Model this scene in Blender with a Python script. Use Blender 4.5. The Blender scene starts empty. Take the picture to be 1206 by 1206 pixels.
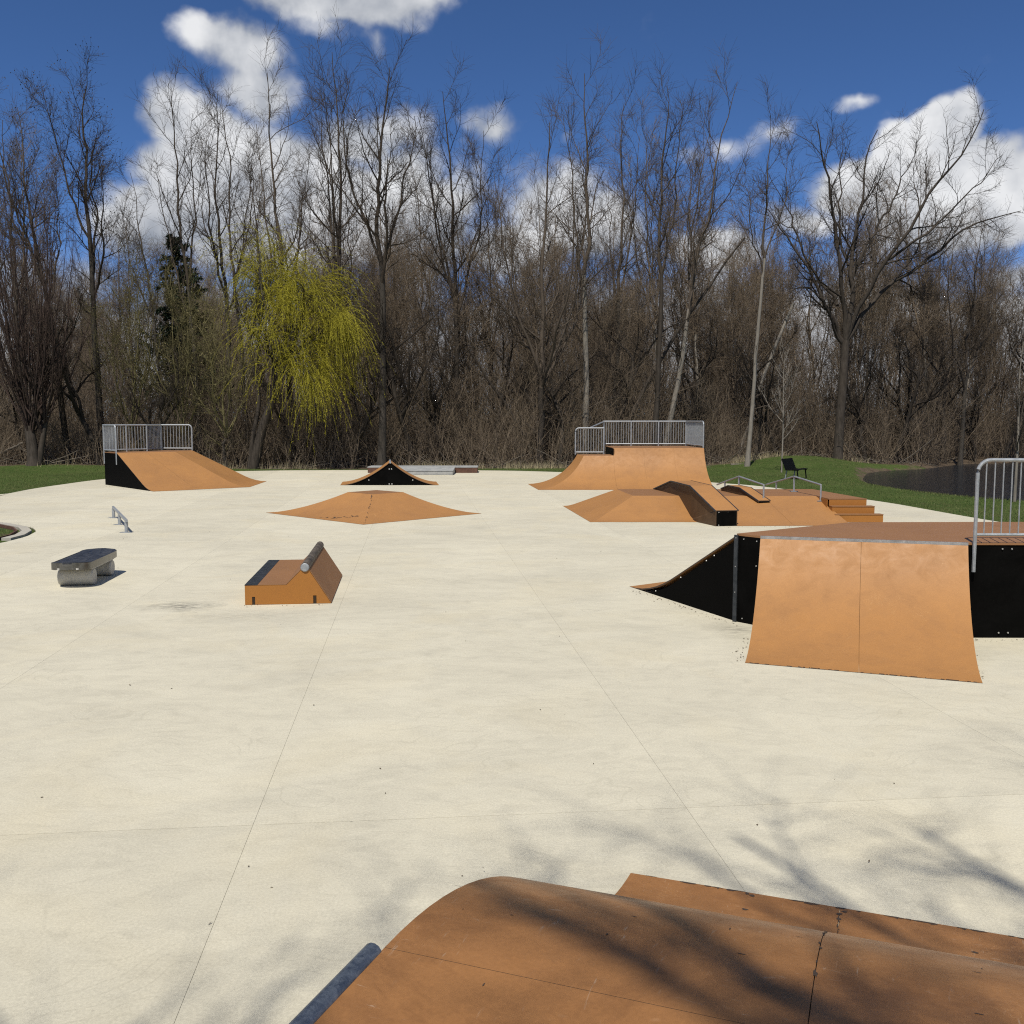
import bpy, math, random
import numpy as np
from mathutils import Vector

scene = bpy.context.scene
C = scene.collection
R = math.radians
rng = np.random.default_rng(7)
random.seed(7)

# ------------------------------------------------------------------ camera
cam = bpy.data.cameras.new('camera')
cam.sensor_fit = 'HORIZONTAL'
cam.sensor_width = 36.0
cam.lens = 36.0 * 1150.0 / 1206.0
cam.clip_start = 0.05
cam.clip_end = 6000.0
camo = bpy.data.objects.new('camera', cam)
C.objects.link(camo)
camo.location = (0, 0, 2.8)
camo.rotation_euler = (R(90) - math.atan(108.0 / 1150.0), 0, 0)
scene.camera = camo

# ------------------------------------------------------------------ light
SUN_T = Vector((0.15, 0.58, -1.0)).normalized()      # direction the sunlight travels
SUN_EL = math.asin(-SUN_T.z)
SUN_AZ = math.atan2(-SUN_T.x, -SUN_T.y)              # clockwise from +Y
sun = bpy.data.lights.new('sun', 'SUN')
sun.energy = 4.3
sun.angle = R(0.53)
sun.color = (1.0, 0.95, 0.86)
suno = bpy.data.objects.new('sun', sun)
C.objects.link(suno)
suno.rotation_euler = SUN_T.to_track_quat('-Z', 'Y').to_euler()
suno.location = (-10, -30, 60)

world = bpy.data.worlds.new('World')
scene.world = world
world.use_nodes = True


class NT:
    """small helper to wire shader nodes"""
    def __init__(self, tree):
        self.t = tree
        tree.nodes.clear()

    def n(self, kind, **kw):
        nd = self.t.nodes.new(kind)
        for k, v in kw.items():
            setattr(nd, k, v)
        return nd

    def l(self, a, b):
        self.t.links.new(a, b)

    def val(self, sock, v):
        if hasattr(v, 'is_linked') or isinstance(v, bpy.types.NodeSocket):
            self.l(v, sock)
        else:
            sock.default_value = v

    def math(self, op, a, b=None, c=None, clamp=False):
        nd = self.n('ShaderNodeMath', operation=op, use_clamp=clamp)
        for i, v in enumerate((a, b, c)):
            if v is not None:
                self.val(nd.inputs[i], v)
        return nd.outputs[0]

    def vmath(self, op, a, b=None, c=None, out=0):
        nd = self.n('ShaderNodeVectorMath', operation=op)
        for i, v in enumerate((a, b, c)):
            if v is not None:
                self.val(nd.inputs[i], v)
        return nd.outputs[out]

    def noise(self, vec, scale, detail=4, rough=0.55, dist=0.0, out='Fac', dim='3D'):
        nd = self.n('ShaderNodeTexNoise', noise_dimensions=dim)
        if vec is not None:
            self.l(vec, nd.inputs['Vector'])
        nd.inputs['Scale'].default_value = scale
        nd.inputs['Detail'].default_value = detail
        nd.inputs['Roughness'].default_value = rough
        nd.inputs['Distortion'].default_value = dist
        return nd.outputs[out]

    def maprange(self, v, a, b, c=0.0, d=1.0, kind='LINEAR'):
        nd = self.n('ShaderNodeMapRange', interpolation_type=kind)
        self.val(nd.inputs['Value'], v)
        self.val(nd.inputs['From Min'], a)
        self.val(nd.inputs['From Max'], b)
        self.val(nd.inputs['To Min'], c)
        self.val(nd.inputs['To Max'], d)
        return nd.outputs[0]

    def mix(self, f, a, b, blend='MIX'):
        nd = self.n('ShaderNodeMix', data_type='RGBA', blend_type=blend)
        self.val(nd.inputs[0], f)
        self.val(nd.inputs[6], a)
        self.val(nd.inputs[7], b)
        return nd.outputs[2]

    def scalevec(self, vec, s):
        nd = self.n('ShaderNodeMapping')
        self.l(vec, nd.inputs['Vector'])
        nd.inputs['Scale'].default_value = s
        return nd.outputs[0]


def col(r, g, b):
    return (r, g, b, 1.0)


# sky: Nishita plus fair-weather cumulus laid out by compass direction and elevation
wt = NT(world.node_tree)
sky = wt.n('ShaderNodeTexSky', sky_type='NISHITA')
sky.sun_disc = False
sky.sun_elevation = SUN_EL
sky.sun_rotation = SUN_AZ
sky.altitude = 250
sky.air_density = 0.5
sky.dust_density = 0.0
sky.ozone_density = 10.0
tc = wt.n('ShaderNodeTexCoord')
dirv = wt.vmath('NORMALIZE', tc.outputs['Generated'])
sep = wt.n('ShaderNodeSeparateXYZ')
wt.l(dirv, sep.inputs[0])
az = wt.math('ARCTAN2', sep.outputs[0], sep.outputs[1])
el = wt.math('ARCSINE', sep.outputs[2])
comb = wt.n('ShaderNodeCombineXYZ')
wt.l(az, comb.inputs[0])
wt.l(el, comb.inputs[1])
warp = wt.noise(dirv, 11.0, 4, 0.55, out='Color')
warp = wt.vmath('SUBTRACT', warp, (0.5, 0.5, 0.5))
warp = wt.vmath('MULTIPLY', warp, (0.06, 0.05, 0.0))
aev = wt.vmath('ADD', comb.outputs[0], warp)
# (azimuth deg, elevation deg, half width, half height, strength)
CLOUDS = [
    (23.5, 14.5, 1.8, 1.7, 1.00), (25.4, 12.6, 2.3, 1.7, 1.00), (21.5, 13.4, 2.3, 1.7, 1.00), (19.0, 12.2, 2.4, 1.6, 0.95), (23.3, 11.2, 3.8, 2.5, 1.00), (26.8, 11.3, 2.6, 2.4, 1.00),
    (30.2, 10.9, 3.2, 2.4, 0.90), (16.9, 10.7, 2.2, 1.1, 0.80), (26.2, 8.4, 2.3, 1.1, 0.60), (21.3, 9.2, 3.3, 1.3, 0.60), (-16.6, 19.7, 1.8, 1.0, 0.72), (-14.7, 19.3, 2.3, 1.3, 0.76),
    (-14.3, 17.5, 2.1, 1.5, 0.74), (-18.5, 16.0, 1.9, 1.4, 0.85), (-16.4, 14.7, 3.2, 1.9, 0.90), (-19.2, 13.6, 1.9, 1.7, 0.85), (-19.8, 11.0, 2.6, 2.1, 0.95), (-16.2, 11.7, 3.6, 2.4, 1.00),
    (-12.3, 13.0, 3.8, 2.4, 0.95), (-8.3, 15.1, 3.3, 1.9, 0.75), (-8.8, 11.6, 4.3, 2.5, 0.95), (-6.4, 13.9, 2.4, 1.7, 0.75), (-13.1, 9.2, 4.2, 1.8, 0.85), (-21.0, 11.6, 1.5, 1.4, 0.70),
    (-5.0, 10.3, 2.9, 2.1, 1.00), (-3.5, 12.1, 2.4, 1.8, 0.70), (-8.7, 22.1, 4.2, 1.2, 0.90), (-11.4, 22.2, 2.8, 1.3, 0.85), (-5.8, 22.3, 2.4, 1.2, 0.85), (-7.5, 20.0, 1.0, 1.2, 0.42),
    (-10.1, 20.8, 2.8, 1.0, 0.60), (-0.9, 16.1, 1.6, 1.2, 0.66), (3.1, 15.8, 1.0, 0.9, 0.60), (1.8, 12.1, 2.9, 2.2, 0.75), (4.7, 10.7, 2.9, 1.8, 0.80), (-0.6, 9.4, 3.4, 1.7, 0.70),
    (-2.1, 13.9, 1.9, 1.3, 0.50), (11.9, 9.7, 2.8, 0.9, 0.90), (9.5, 9.3, 2.8, 0.9, 0.60), (14.3, 15.7, 1.8, 0.8, 0.51), (12.7, 14.9, 1.6, 0.8, 0.47), (10.9, 14.4, 1.6, 0.7, 0.39),
    (18.7, 16.5, 1.2, 0.5, 0.48), (20.6, 17.1, 0.5, 0.4, 0.36), (26.4, 7.4, 1.9, 1.0, 0.80), (-26.1, 7.2, 4.9, 1.7, 0.50), (1.8, 7.3, 18.7, 1.2, 0.60),
]
dens = None
for a, e, wa, we, s in CLOUDS:
    q = wt.vmath('MULTIPLY_ADD', aev, (1 / R(wa * 1.14), 1 / R(we * 1.14), 0), (-a / (wa * 1.14), -e / (we * 1.14), 0))
    ln = wt.vmath('LENGTH', q, out=1)
    big = s >= .94 and a > 10
    b = wt.maprange(ln, 0.0, 1.22 if big else 1.5, s, 0.0)
    b = wt.math('MULTIPLY', b, 1.7 if big else ((1.35 if a < 0 else 1.15) if s >= .7 else .88))
    dens = b if dens is None else wt.math('SMOOTH_MAX', dens, b, 0.10)
# the same kind of clouds all round the sky away from the view
far_n = wt.noise(wt.vmath('MULTIPLY', dirv, (1.0, 1.0, 2.2)), 2.6, 3, 0.5)
away = wt.maprange(wt.math('ABSOLUTE', az), R(38), R(50), 0, 1, 'SMOOTHSTEP')
hi = wt.maprange(el, R(27), R(36), 0, 1, 'SMOOTHSTEP')
away = wt.math('MAXIMUM', away, hi)
dens2 = wt.math('MULTIPLY', wt.maprange(far_n, 0.52, 0.72, 0, 1.0), away)
dens = wt.math('MAXIMUM', dens, dens2)
dens = wt.math('MAXIMUM', dens, wt.maprange(el, R(3.5), R(10.5), .95, 0.0))
fb = wt.noise(dirv, 13.0, 9, 0.56, 0.1)
d = wt.math('MULTIPLY_ADD', wt.math('SUBTRACT', fb, 0.5), 1.15, dens)
gate = wt.maprange(dens, 0.02, 0.2, 0, 1)
mask = wt.math('MULTIPLY', wt.maprange(d, 0.22, 0.66, 0, 1, 'SMOOTHSTEP'), gate)
horizon = wt.maprange(el, R(-1), R(1.5), 0, 1)
mask = wt.math('MULTIPLY', mask, horizon)
# form: billows facing the sun are white, thick undersides grey
up = wt.vmath('ADD', dirv, (-0.010, -0.012, 0.026))
fb_a = wt.noise(dirv, 13.0, 5, 0.5, 0.1)
fb_up = wt.noise(up, 13.0, 5, 0.5, 0.1)
relief = wt.math('SUBTRACT', fb_a, fb_up)
big_a = wt.noise(dirv, 7.0, 2, 0.5)
shade = wt.math('ADD', wt.maprange(relief, -0.13, 0.15, 0.22, 0.85), wt.maprange(big_a, .36, .64, -.22, .24))
shade = wt.math('ADD', shade, wt.maprange(d, .35, .75, -.12, .1))
east = wt.maprange(az, R(2), R(20), 0, .16, 'SMOOTHSTEP')
shade = wt.math('ADD', shade, east)
shade = wt.math('ADD', shade, wt.maprange(el, R(8), R(15), -.22, .08))
ccol = wt.mix(wt.math('MULTIPLY', shade, 1.0, clamp=True), col(.27, .305, .37), col(.82, .83, .85))
bg1 = wt.n('ShaderNodeBackground')
hs = wt.n('ShaderNodeHueSaturation')
hs.inputs['Saturation'].default_value = 1.03
wt.l(sky.outputs[0], hs.inputs['Color'])
wt.l(hs.outputs[0], bg1.inputs[0])
bg1.inputs[1].default_value = 0.12
bg2 = wt.n('ShaderNodeBackground')
wt.l(ccol, bg2.inputs[0])
bg2.inputs[1].default_value = 1.0
ms = wt.n('ShaderNodeMixShader')
wt.l(mask, ms.inputs[0])
wt.l(bg1.outputs[0], ms.inputs[1])
wt.l(bg2.outputs[0], ms.inputs[2])
wo = wt.n('ShaderNodeOutputWorld')
wt.l(ms.outputs[0], wo.inputs[0])
world.cycles.sampling_method = 'MANUAL'
world.cycles.sample_map_resolution = 512

scene.view_settings.view_transform = 'Standard'
scene.view_settings.look = 'None'
scene.view_settings.exposure = 0.0
scene.view_settings.gamma = 1.0
scene.cycles.max_bounces = 6
scene.cycles.use_denoising = False
scene.cycles.filter_width = 1.15
scene.cycles.sample_clamp_indirect = 2.5
scene.cycles.caustics_reflective = False
scene.cycles.caustics_refractive = False


# ------------------------------------------------------------------ materials
def material(name):
    m = bpy.data.materials.new(name)
    m.use_nodes = True
    nt = NT(m.node_tree)
    out = nt.n('ShaderNodeOutputMaterial')
    p = nt.n('ShaderNodeBsdfPrincipled')
    nt.l(p.outputs[0], out.inputs[0])
    return m, nt, p


def bump(nt, p, h, strength, dist):
    b = nt.n('ShaderNodeBump')
    b.inputs['Strength'].default_value = strength
    b.inputs['Distance'].default_value = dist
    nt.l(h, b.inputs['Height'])
    nt.l(b.outputs[0], p.inputs['Normal'])


def wpos(nt):
    return nt.n('ShaderNodeNewGeometry').outputs['Position']


def mat_concrete(name, base, dirty, stain_and_shade=None):
    m, nt, p = material(name)
    pos = wpos(nt)
    big = nt.noise(pos, 0.28, 5, 0.6, 0.5)
    band = nt.noise(nt.scalevec(pos, (0.6, 1.0, 1)), 0.9, 8, 0.7, 1.2)
    mid = nt.noise(nt.scalevec(pos, (0.75, 1.3, 1)), 3.6, 8, 0.7, 1.2)
    fine = nt.noise(pos, 55.0, 4, 0.7)
    grain = nt.noise(pos, 190.0, 2, 0.6)
    f = nt.math('ADD', nt.maprange(big, 0.33, 0.68, 0, .34), nt.maprange(band, 0.42, 0.7, 0, .42))
    f = nt.math('ADD', f, nt.maprange(mid, 0.46, 0.74, 0, .42))
    c = nt.mix(nt.math('MULTIPLY', f, 1.0, clamp=True), col(*base), col(*dirty))
    warm = nt.maprange(nt.noise(pos, 0.5, 4, 0.6, 0.6), 0.5, 0.72, 0, 0.3)
    c = nt.mix(warm, c, col(base[0] * .99, base[1] * .93, base[2] * .80))
    # trowel arcs and board marks: thin wandering lines
    w = nt.n('ShaderNodeTexWave', wave_type='RINGS', rings_direction='Z')
    nt.l(nt.vmath('ADD', nt.scalevec(pos, (0.55, 1.0, 1)), nt.vmath('MULTIPLY', nt.noise(pos, .45, 3, .6, out='Color'), (4, 4, 0))), w.inputs['Vector'])
    w.inputs['Scale'].default_value = 1.6
    w.inputs['Distortion'].default_value = 5.0
    w.inputs['Detail'].default_value = 3.0
    arcs = nt.math('MULTIPLY', nt.maprange(w.outputs['Fac'], 0.93, 1.0, 0, 1), nt.maprange(nt.noise(pos, .8, 3), .48, .6, 0, .22))
    c = nt.mix(arcs, c, col(dirty[0] * .8, dirty[1] * .8, dirty[2] * .78))
    orand = nt.n('ShaderNodeObjectInfo').outputs['Random']
    c = nt.mix(1.0, c, nt.vmath('MULTIPLY', (1, 1, 1), nt.maprange(orand, 0, 1, .95, 1.04)), 'MULTIPLY')
    g = nt.math('ADD', nt.maprange(fine, 0.3, 0.7, .86, 1.09), nt.maprange(grain, 0.3, 0.7, -.07, .07))
    c = nt.mix(1.0, c, nt.vmath('MULTIPLY', nt.vmath('ADD', (0, 0, 0), (1, 1, 1)), nt.math('ADD', g, 0.0)), 'MULTIPLY')
    vor = nt.n('ShaderNodeTexVoronoi')
    nt.l(pos, vor.inputs['Vector'])
    vor.inputs['Scale'].default_value = 1.7
    speck = nt.math('MULTIPLY', nt.maprange(vor.outputs['Distance'], 0.012, 0.02, 1, 0), nt.maprange(nt.noise(pos, 1.7, 2), .5, .6, 0, .8))
    c = nt.mix(speck, c, col(.10, .08, .06))
    if stain_and_shade:
        for (sx, sy, rx, ry, amt) in stain_and_shade:
            q = nt.vmath('MULTIPLY_ADD', pos, (1 / rx, 1 / ry, 0), (-sx / rx, -sy / ry, 0))
            q = nt.vmath('ADD', q, nt.vmath('MULTIPLY', nt.vmath('SUBTRACT', nt.noise(pos, 2.4, 4, .6, out='Color'), (.5, .5, .5)), (1.3, 1.3, 0)))
            ln = nt.vmath('LENGTH', q, out=1)
            k = nt.math('MULTIPLY', nt.maprange(ln, 0.1, 1.0, amt, 0), nt.maprange(nt.noise(nt.scalevec(pos, (3, 9, 1)), 2.0, 5, .7), .38, .62, 0, 1))
            c = nt.mix(k, c, col(.06, .058, .055))
    nt.l(c, p.inputs['Base Color'])
    p.inputs['Roughness'].default_value = 0.9
    p.inputs['Specular IOR Level'].default_value = 0.25
    bump(nt, p, nt.math('ADD', nt.math('MULTIPLY', fine, .6), grain), 0.25, 0.004)
    return m


def mat_ramp(name, base, dark, scuff=0.35, rough=.48, dirt=.3, dots=.5, crest=False):
    """tan composite skate sheet: even colour, wheel scuffs, dull patches, specks of dirt"""
    m, nt, p = material(name)
    pos = wpos(nt)
    big = nt.noise(pos, 0.8, 5, 0.62, 0.6)
    mid = nt.noise(pos, 4.2, 6, 0.66, 0.8)
    fine = nt.noise(pos, 70.0, 3, 0.6)
    f = nt.math('ADD', nt.maprange(big, 0.38, 0.68, 0, .55), nt.maprange(mid, 0.45, 0.75, 0, .5))
    c = nt.mix(nt.math('MULTIPLY', f, dirt * 2.0, clamp=True), col(*base), col(*dark))
    # wheel scuffs: short pale arcs
    sc = nt.noise(nt.vmath('ADD', nt.scalevec(pos, (2.2, 2.2, 2.2)), nt.vmath('MULTIPLY', nt.noise(pos, 1.1, 2, .5, out='Color'), (3, 3, 3))), 5.0, 2, .5, 2.2)
    line = nt.maprange(nt.math('ABSOLUTE', nt.math('SUBTRACT', sc, .5)), 0.0, 0.008, 1, 0)
    where = nt.maprange(nt.noise(pos, 2.6, 4, .65), .55, .66, 0, scuff)
    c = nt.mix(nt.math('MULTIPLY', line, where), c, col(min(base[0] * 1.5, .75), min(base[1] * 1.9, .6), min(base[2] * 2.6, .5)))
    v = nt.n('ShaderNodeTexVoronoi')
    nt.l(nt.scalevec(pos, (1.0, 1.6, 1.0)), v.inputs['Vector'])
    v.inputs['Scale'].default_value = 6.5
    v.inputs['Randomness'].default_value = 1.0
    sp = nt.math('MULTIPLY', nt.maprange(v.outputs['Distance'], 0.05, 0.13, 1, 0), nt.maprange(nt.noise(pos, 3.3, 4, .7), .56, .66, 0, dots))
    c = nt.mix(sp, c, col(min(base[0] * 1.35, .7), min(base[1] * 1.6, .6), min(base[2] * 2.2, .45)))
    v2 = nt.n('ShaderNodeTexVoronoi')
    nt.l(nt.scalevec(pos, (1.0, .7, 1.0)), v2.inputs['Vector'])
    v2.inputs['Scale'].default_value = 4.1
    sp2 = nt.math('MULTIPLY', nt.maprange(v2.outputs['Distance'], 0.03, 0.06, 1, 0), nt.maprange(nt.noise(pos, 2.1, 3, .7), .57, .62, 0, dots * 1.3))
    c = nt.mix(sp2, c, col(.05, .025, .015))
    if crest:
        uc = nt.vmath('DOT_PRODUCT', pos, (.352, .936, 0), out=1)
        vc = nt.vmath('DOT_PRODUCT', pos, (.936, -.352, 0), out=1)
        cuv = nt.n('ShaderNodeCombineXYZ')
        nt.l(uc, cuv.inputs[0])
        nt.l(vc, cuv.inputs[1])
        worn = nt.math('MULTIPLY', nt.maprange(uc, 3.1, 3.65, 0, 1, 'SMOOTHSTEP'), nt.maprange(uc, 3.9, 4.3, 1, 0, 'SMOOTHSTEP'))
        patch = nt.maprange(nt.noise(nt.scalevec(cuv.outputs[0], (1.0, .45, 1)), 2.2, 5, .65), .40, .66, 0, 1)
        c = nt.mix(nt.math('MULTIPLY', nt.math('MULTIPLY', worn, patch), .42), c, col(.40, .33, .25))
        st = nt.noise(nt.scalevec(cuv.outputs[0], (7, 60, 1)), 1.0, 3, .6, .6)
        stm = nt.maprange(nt.noise(cuv.outputs[0], 1.9, 3, .6), .48, .62, .04, 1)
        c = nt.mix(nt.math('MULTIPLY', nt.maprange(st, .64, .72, 0, .55), stm), c, col(.50, .40, .29))
        st2 = nt.noise(nt.scalevec(cuv.outputs[0], (34, 9, 1)), 1.0, 3, .6, 1.2)
        c = nt.mix(nt.math('MULTIPLY', nt.maprange(st2, .66, .74, 0, .6), nt.maprange(nt.noise(cuv.outputs[0], 1.3, 3, .6), .45, .6, .1, 1)), c, col(.46, .34, .23))
        dk = nt.noise(nt.scalevec(cuv.outputs[0], (1.2, .8, 1)), 1.6, 6, .7, .8)
        c = nt.mix(nt.maprange(dk, .5, .72, 0, .6), c, col(dark[0] * .62, dark[1] * .6, dark[2] * .6))
    g = nt.maprange(fine, .3, .7, .93, 1.06)
    c = nt.mix(1.0, c, nt.vmath('MULTIPLY', (1, 1, 1), g), 'MULTIPLY')
    nt.l(c, p.inputs['Base Color'])
    nt.l(nt.maprange(mid, .3, .7, rough - .06, rough + .14), p.inputs['Roughness'])
    p.inputs['Specular IOR Level'].default_value = 0.22 if crest else 0.34
    bump(nt, p, nt.math('ADD', nt.math('MULTIPLY', mid, .8), nt.math('MULTIPLY', fine, .15)), 0.2, 0.006)
    return m


def mat_plain(name, c1, c2, scale=6.0, rough=.6, metal=0.0, spec=.4, bmp=.15, dist=.004, stretch=(1, 1, 1)):
    m, nt, p = material(name)
    oi = nt.n('ShaderNodeTexCoord').outputs['Object']
    oi = nt.scalevec(oi, stretch)
    a = nt.noise(oi, scale, 6, .65, .5)
    f = nt.noise(oi, scale * 9, 3, .6)
    c = nt.mix(nt.maprange(a, .35, .68, 0, 1), col(*c1), col(*c2))
    c = nt.mix(1.0, c, nt.vmath('MULTIPLY', (1, 1, 1), nt.maprange(f, .3, .7, .88, 1.1)), 'MULTIPLY')
    nt.l(c, p.inputs['Base Color'])
    nt.l(nt.maprange(a, .3, .7, max(rough - .1, .05), min(rough + .12, 1)), p.inputs['Roughness'])
    p.inputs['Metallic'].default_value = metal
    p.inputs['Specular IOR Level'].default_value = spec
    bump(nt, p, f, bmp, dist)
    return m


def mat_bark(name, c1, c2, c3, vary=.35):
    m, nt, p = material(name)
    tcn = nt.n('ShaderNodeTexCoord').outputs['Object']
    oi = nt.n('ShaderNodeObjectInfo').outputs['Random']
    a = nt.noise(nt.scalevec(tcn, (1, 1, .22)), 9.0, 5, .7)
    b = nt.noise(tcn, .45, 3, .6)
    c = nt.mix(nt.maprange(a, .35, .66, 0, 1), col(*c1), col(*c2))
    c = nt.mix(nt.maprange(b, .42, .68, 0, .7), c, col(*c3))
    c = nt.mix(1.0, c, nt.vmath('MULTIPLY', (1, 1, 1), nt.maprange(oi, 0, 1, 1 - vary, 1 + vary)), 'MULTIPLY')
    nt.l(c, p.inputs['Base Color'])
    p.inputs['Roughness'].default_value = .9
    p.inputs['Specular IOR Level'].default_value = .15
    bump(nt, p, a, .6, .03)
    return m


M = {}
M['concrete'] = mat_concrete('sealed_concrete', (.645, .60, .462), (.468, .435, .338), [(-5.0, 14.55, .75, .5, .85), (-3.9, 13.9, 1.2, .6, .25), (3.0, 12.9, .5, .6, .5)])  # last patch paints the quarter pipe's side shadow in with the dirt there
M['joint'] = mat_plain('joint_dirt', (.16, .145, .115), (.45, .41, .33), 1.1, .95)
M['path'] = mat_concrete('path_concrete', (.46, .43, .36), (.33, .31, .26))
M['ramp'] = mat_ramp('tan_skate_sheet', (.405, .196, .064), (.29, .142, .053), .7, .52, .4, .5)
M['ramp_deck'] = mat_ramp('worn_tan_deck_sheet', (.285, .142, .060), (.215, .108, .048), .3, .55, .4, .35)
M['ramp_near'] = mat_ramp('scuffed_brown_sheet', (.34, .160, .056), (.235, .108, .040), .85, .42, .45, .75, True)
M['ramp_paint'] = mat_ramp('orange_painted_panel', (.36, .15, .030), (.30, .12, .025), .12, .5, .25, .1)
M['black'] = mat_plain('black_plastic_panel', (.0025, .0024, .0022), (.005, .0048, .0045), 3, .7, 0, .03, .05)
M['edge'] = mat_plain('dark_sheet_edge', (.05, .035, .025), (.09, .06, .04), 12, .8)
M['brown'] = mat_plain('weathered_brown_side', (.055, .032, .016), (.10, .055, .025), 3, .55, 0, .4)
M['rust'] = mat_plain('rusty_brown_steel', (.085, .04, .025), (.14, .07, .045), 5, .7)
M['galv'] = mat_plain('galvanised_steel', (.28, .30, .315), (.40, .42, .43), 14, .5, .35, .5, .1)
M['steel'] = mat_plain('bare_steel_edge', (.42, .43, .43), (.60, .60, .58), 9, .38, .85, .5, .1)
M['pipe'] = mat_plain('blue_grey_coping_pipe', (.075, .095, .125), (.22, .25, .28), 30, .42, .6, .5, .25, .002)
M['bolt'] = mat_plain('bolt_steel', (.5, .5, .48), (.65, .64, .6), 9, .4, .6)
M['greyledge'] = mat_plain('grey_ledge_concrete', (.27, .28, .275), (.40, .40, .38), 3, .7, 0, .3)
M['wood_pipe'] = mat_plain('worn_grey_coping', (.06, .05, .04), (.17, .14, .105), 7, .6, .1, .3, .4)
M['charcoal'] = mat_plain('charcoal_steel_strip', (.025, .03, .035), (.06, .065, .07), 8, .5, .4, .4)
M['slot'] = mat_plain('dark_slot', (.02, .012, .006), (.05, .028, .01), 8, .8)
M['boarddeck'] = mat_plain('dark_worn_bench_top', (.020, .024, .032), (.07, .075, .085), 4, .5, .2, .4, .2, .004, (3, 1, 1))
M['boardrim'] = mat_plain('silver_bench_rim', (.10, .10, .095), (.22, .215, .20), 9, .3, .85)
M['boardunder'] = mat_plain('pale_bench_underside', (.42, .41, .37), (.55, .53, .48), 5, .7)
M['wheel'] = mat_plain('pale_concrete_roller', (.42, .405, .36), (.50, .485, .43), 4, .6, 0, .3, .03)
M['blackbench'] = mat_plain('black_coated_metal', (.004, .004, .004), (.008, .008, .008), 8, .6, 0, .1)
M['log'] = mat_plain('bleached_log', (.12, .10, .08), (.20, .175, .14), 4, .9, 0, .1, .4, .02)
M['bark'] = mat_bark('grey_brown_bark', (.046, .039, .032), (.098, .085, .07), (.07, .062, .049))
M['bark_dark'] = mat_bark('dark_bark', (.028, .023, .018), (.070, .058, .047), (.048, .039, .03))
M['bark_light'] = mat_bark('pale_trunk_bark', (.20, .178, .146), (.32, .285, .24), (.24, .218, .178), .2)
M['bark_black'] = mat_bark('near_black_limbs', (.020, .016, .013), (.048, .040, .033), (.032, .027, .021), .1)
M['twig'] = mat_bark('brown_twigs', (.058, .046, .035), (.112, .090, .070), (.083, .066, .049), .3)
M['twig_red'] = mat_bark('reddish_twigs', (.050, .035, .029), (.095, .066, .054), (.07, .049, .04), .15)
M['twig_olive'] = mat_bark('olive_budding_twigs', (.12, .105, .05), (.18, .16, .07), (.14, .12, .06), .2)
M['brush'] = mat_bark('brown_brush', (.130, .100, .070), (.240, .188, .136), (.18, .14, .094), .1)
M['willow'] = mat_bark('yellow_green_willow_shoots', (.25, .225, .022), (.40, .355, .038), (.30, .275, .035), .1)
M['needle'] = mat_bark('dark_evergreen', (.012, .020, .012), (.028, .042, .022), (.02, .03, .016), .1)
M['wall_white'] = mat_plain('white_siding', (.7, .7, .68), (.78, .78, .76), 2, .7)
M['roof_grey'] = mat_plain('grey_shingle', (.12, .12, .12), (.2, .2, .2), 4, .9)
M['glass'] = mat_plain('window_glass', (.02, .025, .03), (.03, .035, .04), 3, .1)

M['leaf'] = mat_plain('dead_leaf', (.06, .045, .03), (.14, .10, .06), 9, .9)
M['drygrass'] = mat_plain('dry_grass_straw', (.30, .25, .14), (.42, .36, .22), 3, .9)
# ground: grass, leaf litter under the wood (attribute 'litter')
m, nt, p = material('park_ground')
pos = wpos(nt)
at = nt.n('ShaderNodeAttribute', attribute_name='litter')
n1 = nt.noise(pos, .35, 5, .6, .4)
n2 = nt.noise(pos, 3.0, 6, .7, .6)
n3 = nt.noise(pos, 26.0, 4, .7)
g = nt.mix(nt.maprange(n1, .35, .65, 0, 1), col(.055, .088, .020), col(.082, .120, .030))
g = nt.mix(nt.maprange(n2, .48, .70, 0, .75), g, col(.14, .13, .055))
g = nt.mix(nt.maprange(n3, .35, .7, 0, .55), g, col(.022, .045, .010))
lt = nt.mix(nt.maprange(n2, .35, .65, 0, 1), col(.085, .062, .042), col(.17, .13, .09))
lt = nt.mix(nt.maprange(n3, .4, .7, 0, .6), lt, col(.045, .032, .022))
k = nt.math('ADD', at.outputs['Fac'], nt.math('MULTIPLY', nt.math('SUBTRACT', nt.noise(pos, 1.3, 5, .7), .5), .9))
nt.l(nt.mix(nt.maprange(k, .42, .58, 0, 1), g, lt), p.inputs['Base Color'])
p.inputs['Roughness'].default_value = .95
p.inputs['Specular IOR Level'].default_value = .1
bump(nt, p, nt.math('ADD', n2, n3), .8, .05)
M['ground'] = m

m, nt, p = material('grass_blades')
pos = wpos(nt)
gn = nt.noise(pos, .8, 4, .6)
gf = nt.noise(pos, 18, 2, .6)
g = nt.mix(nt.maprange(gn, .35, .68, 0, 1), col(.065, .110, .022), col(.110, .150, .036))
g = nt.mix(nt.maprange(nt.noise(pos, .25, 5, .65), .44, .62, 0, .7), g, col(.13, .125, .05))
g = nt.mix(nt.maprange(gf, .5, .7, 0, .75), g, col(.19, .175, .075))
nt.l(g, p.inputs['Base Color'])
p.inputs['Roughness'].default_value = .7
p.inputs['Specular IOR Level'].default_value = .2
M['grass'] = m

m, nt, p = material('dark_pond_water')
pos = wpos(nt)
p.inputs['Base Color'].default_value = col(.010, .014, .020)
p.inputs['Roughness'].default_value = .14
p.inputs['IOR'].default_value = 1.33
bump(nt, p, nt.noise(nt.scalevec(pos, (.7, 2.0, 1)), 1.8, 4, .6, .5), .5, .06)
M['water'] = m


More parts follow.
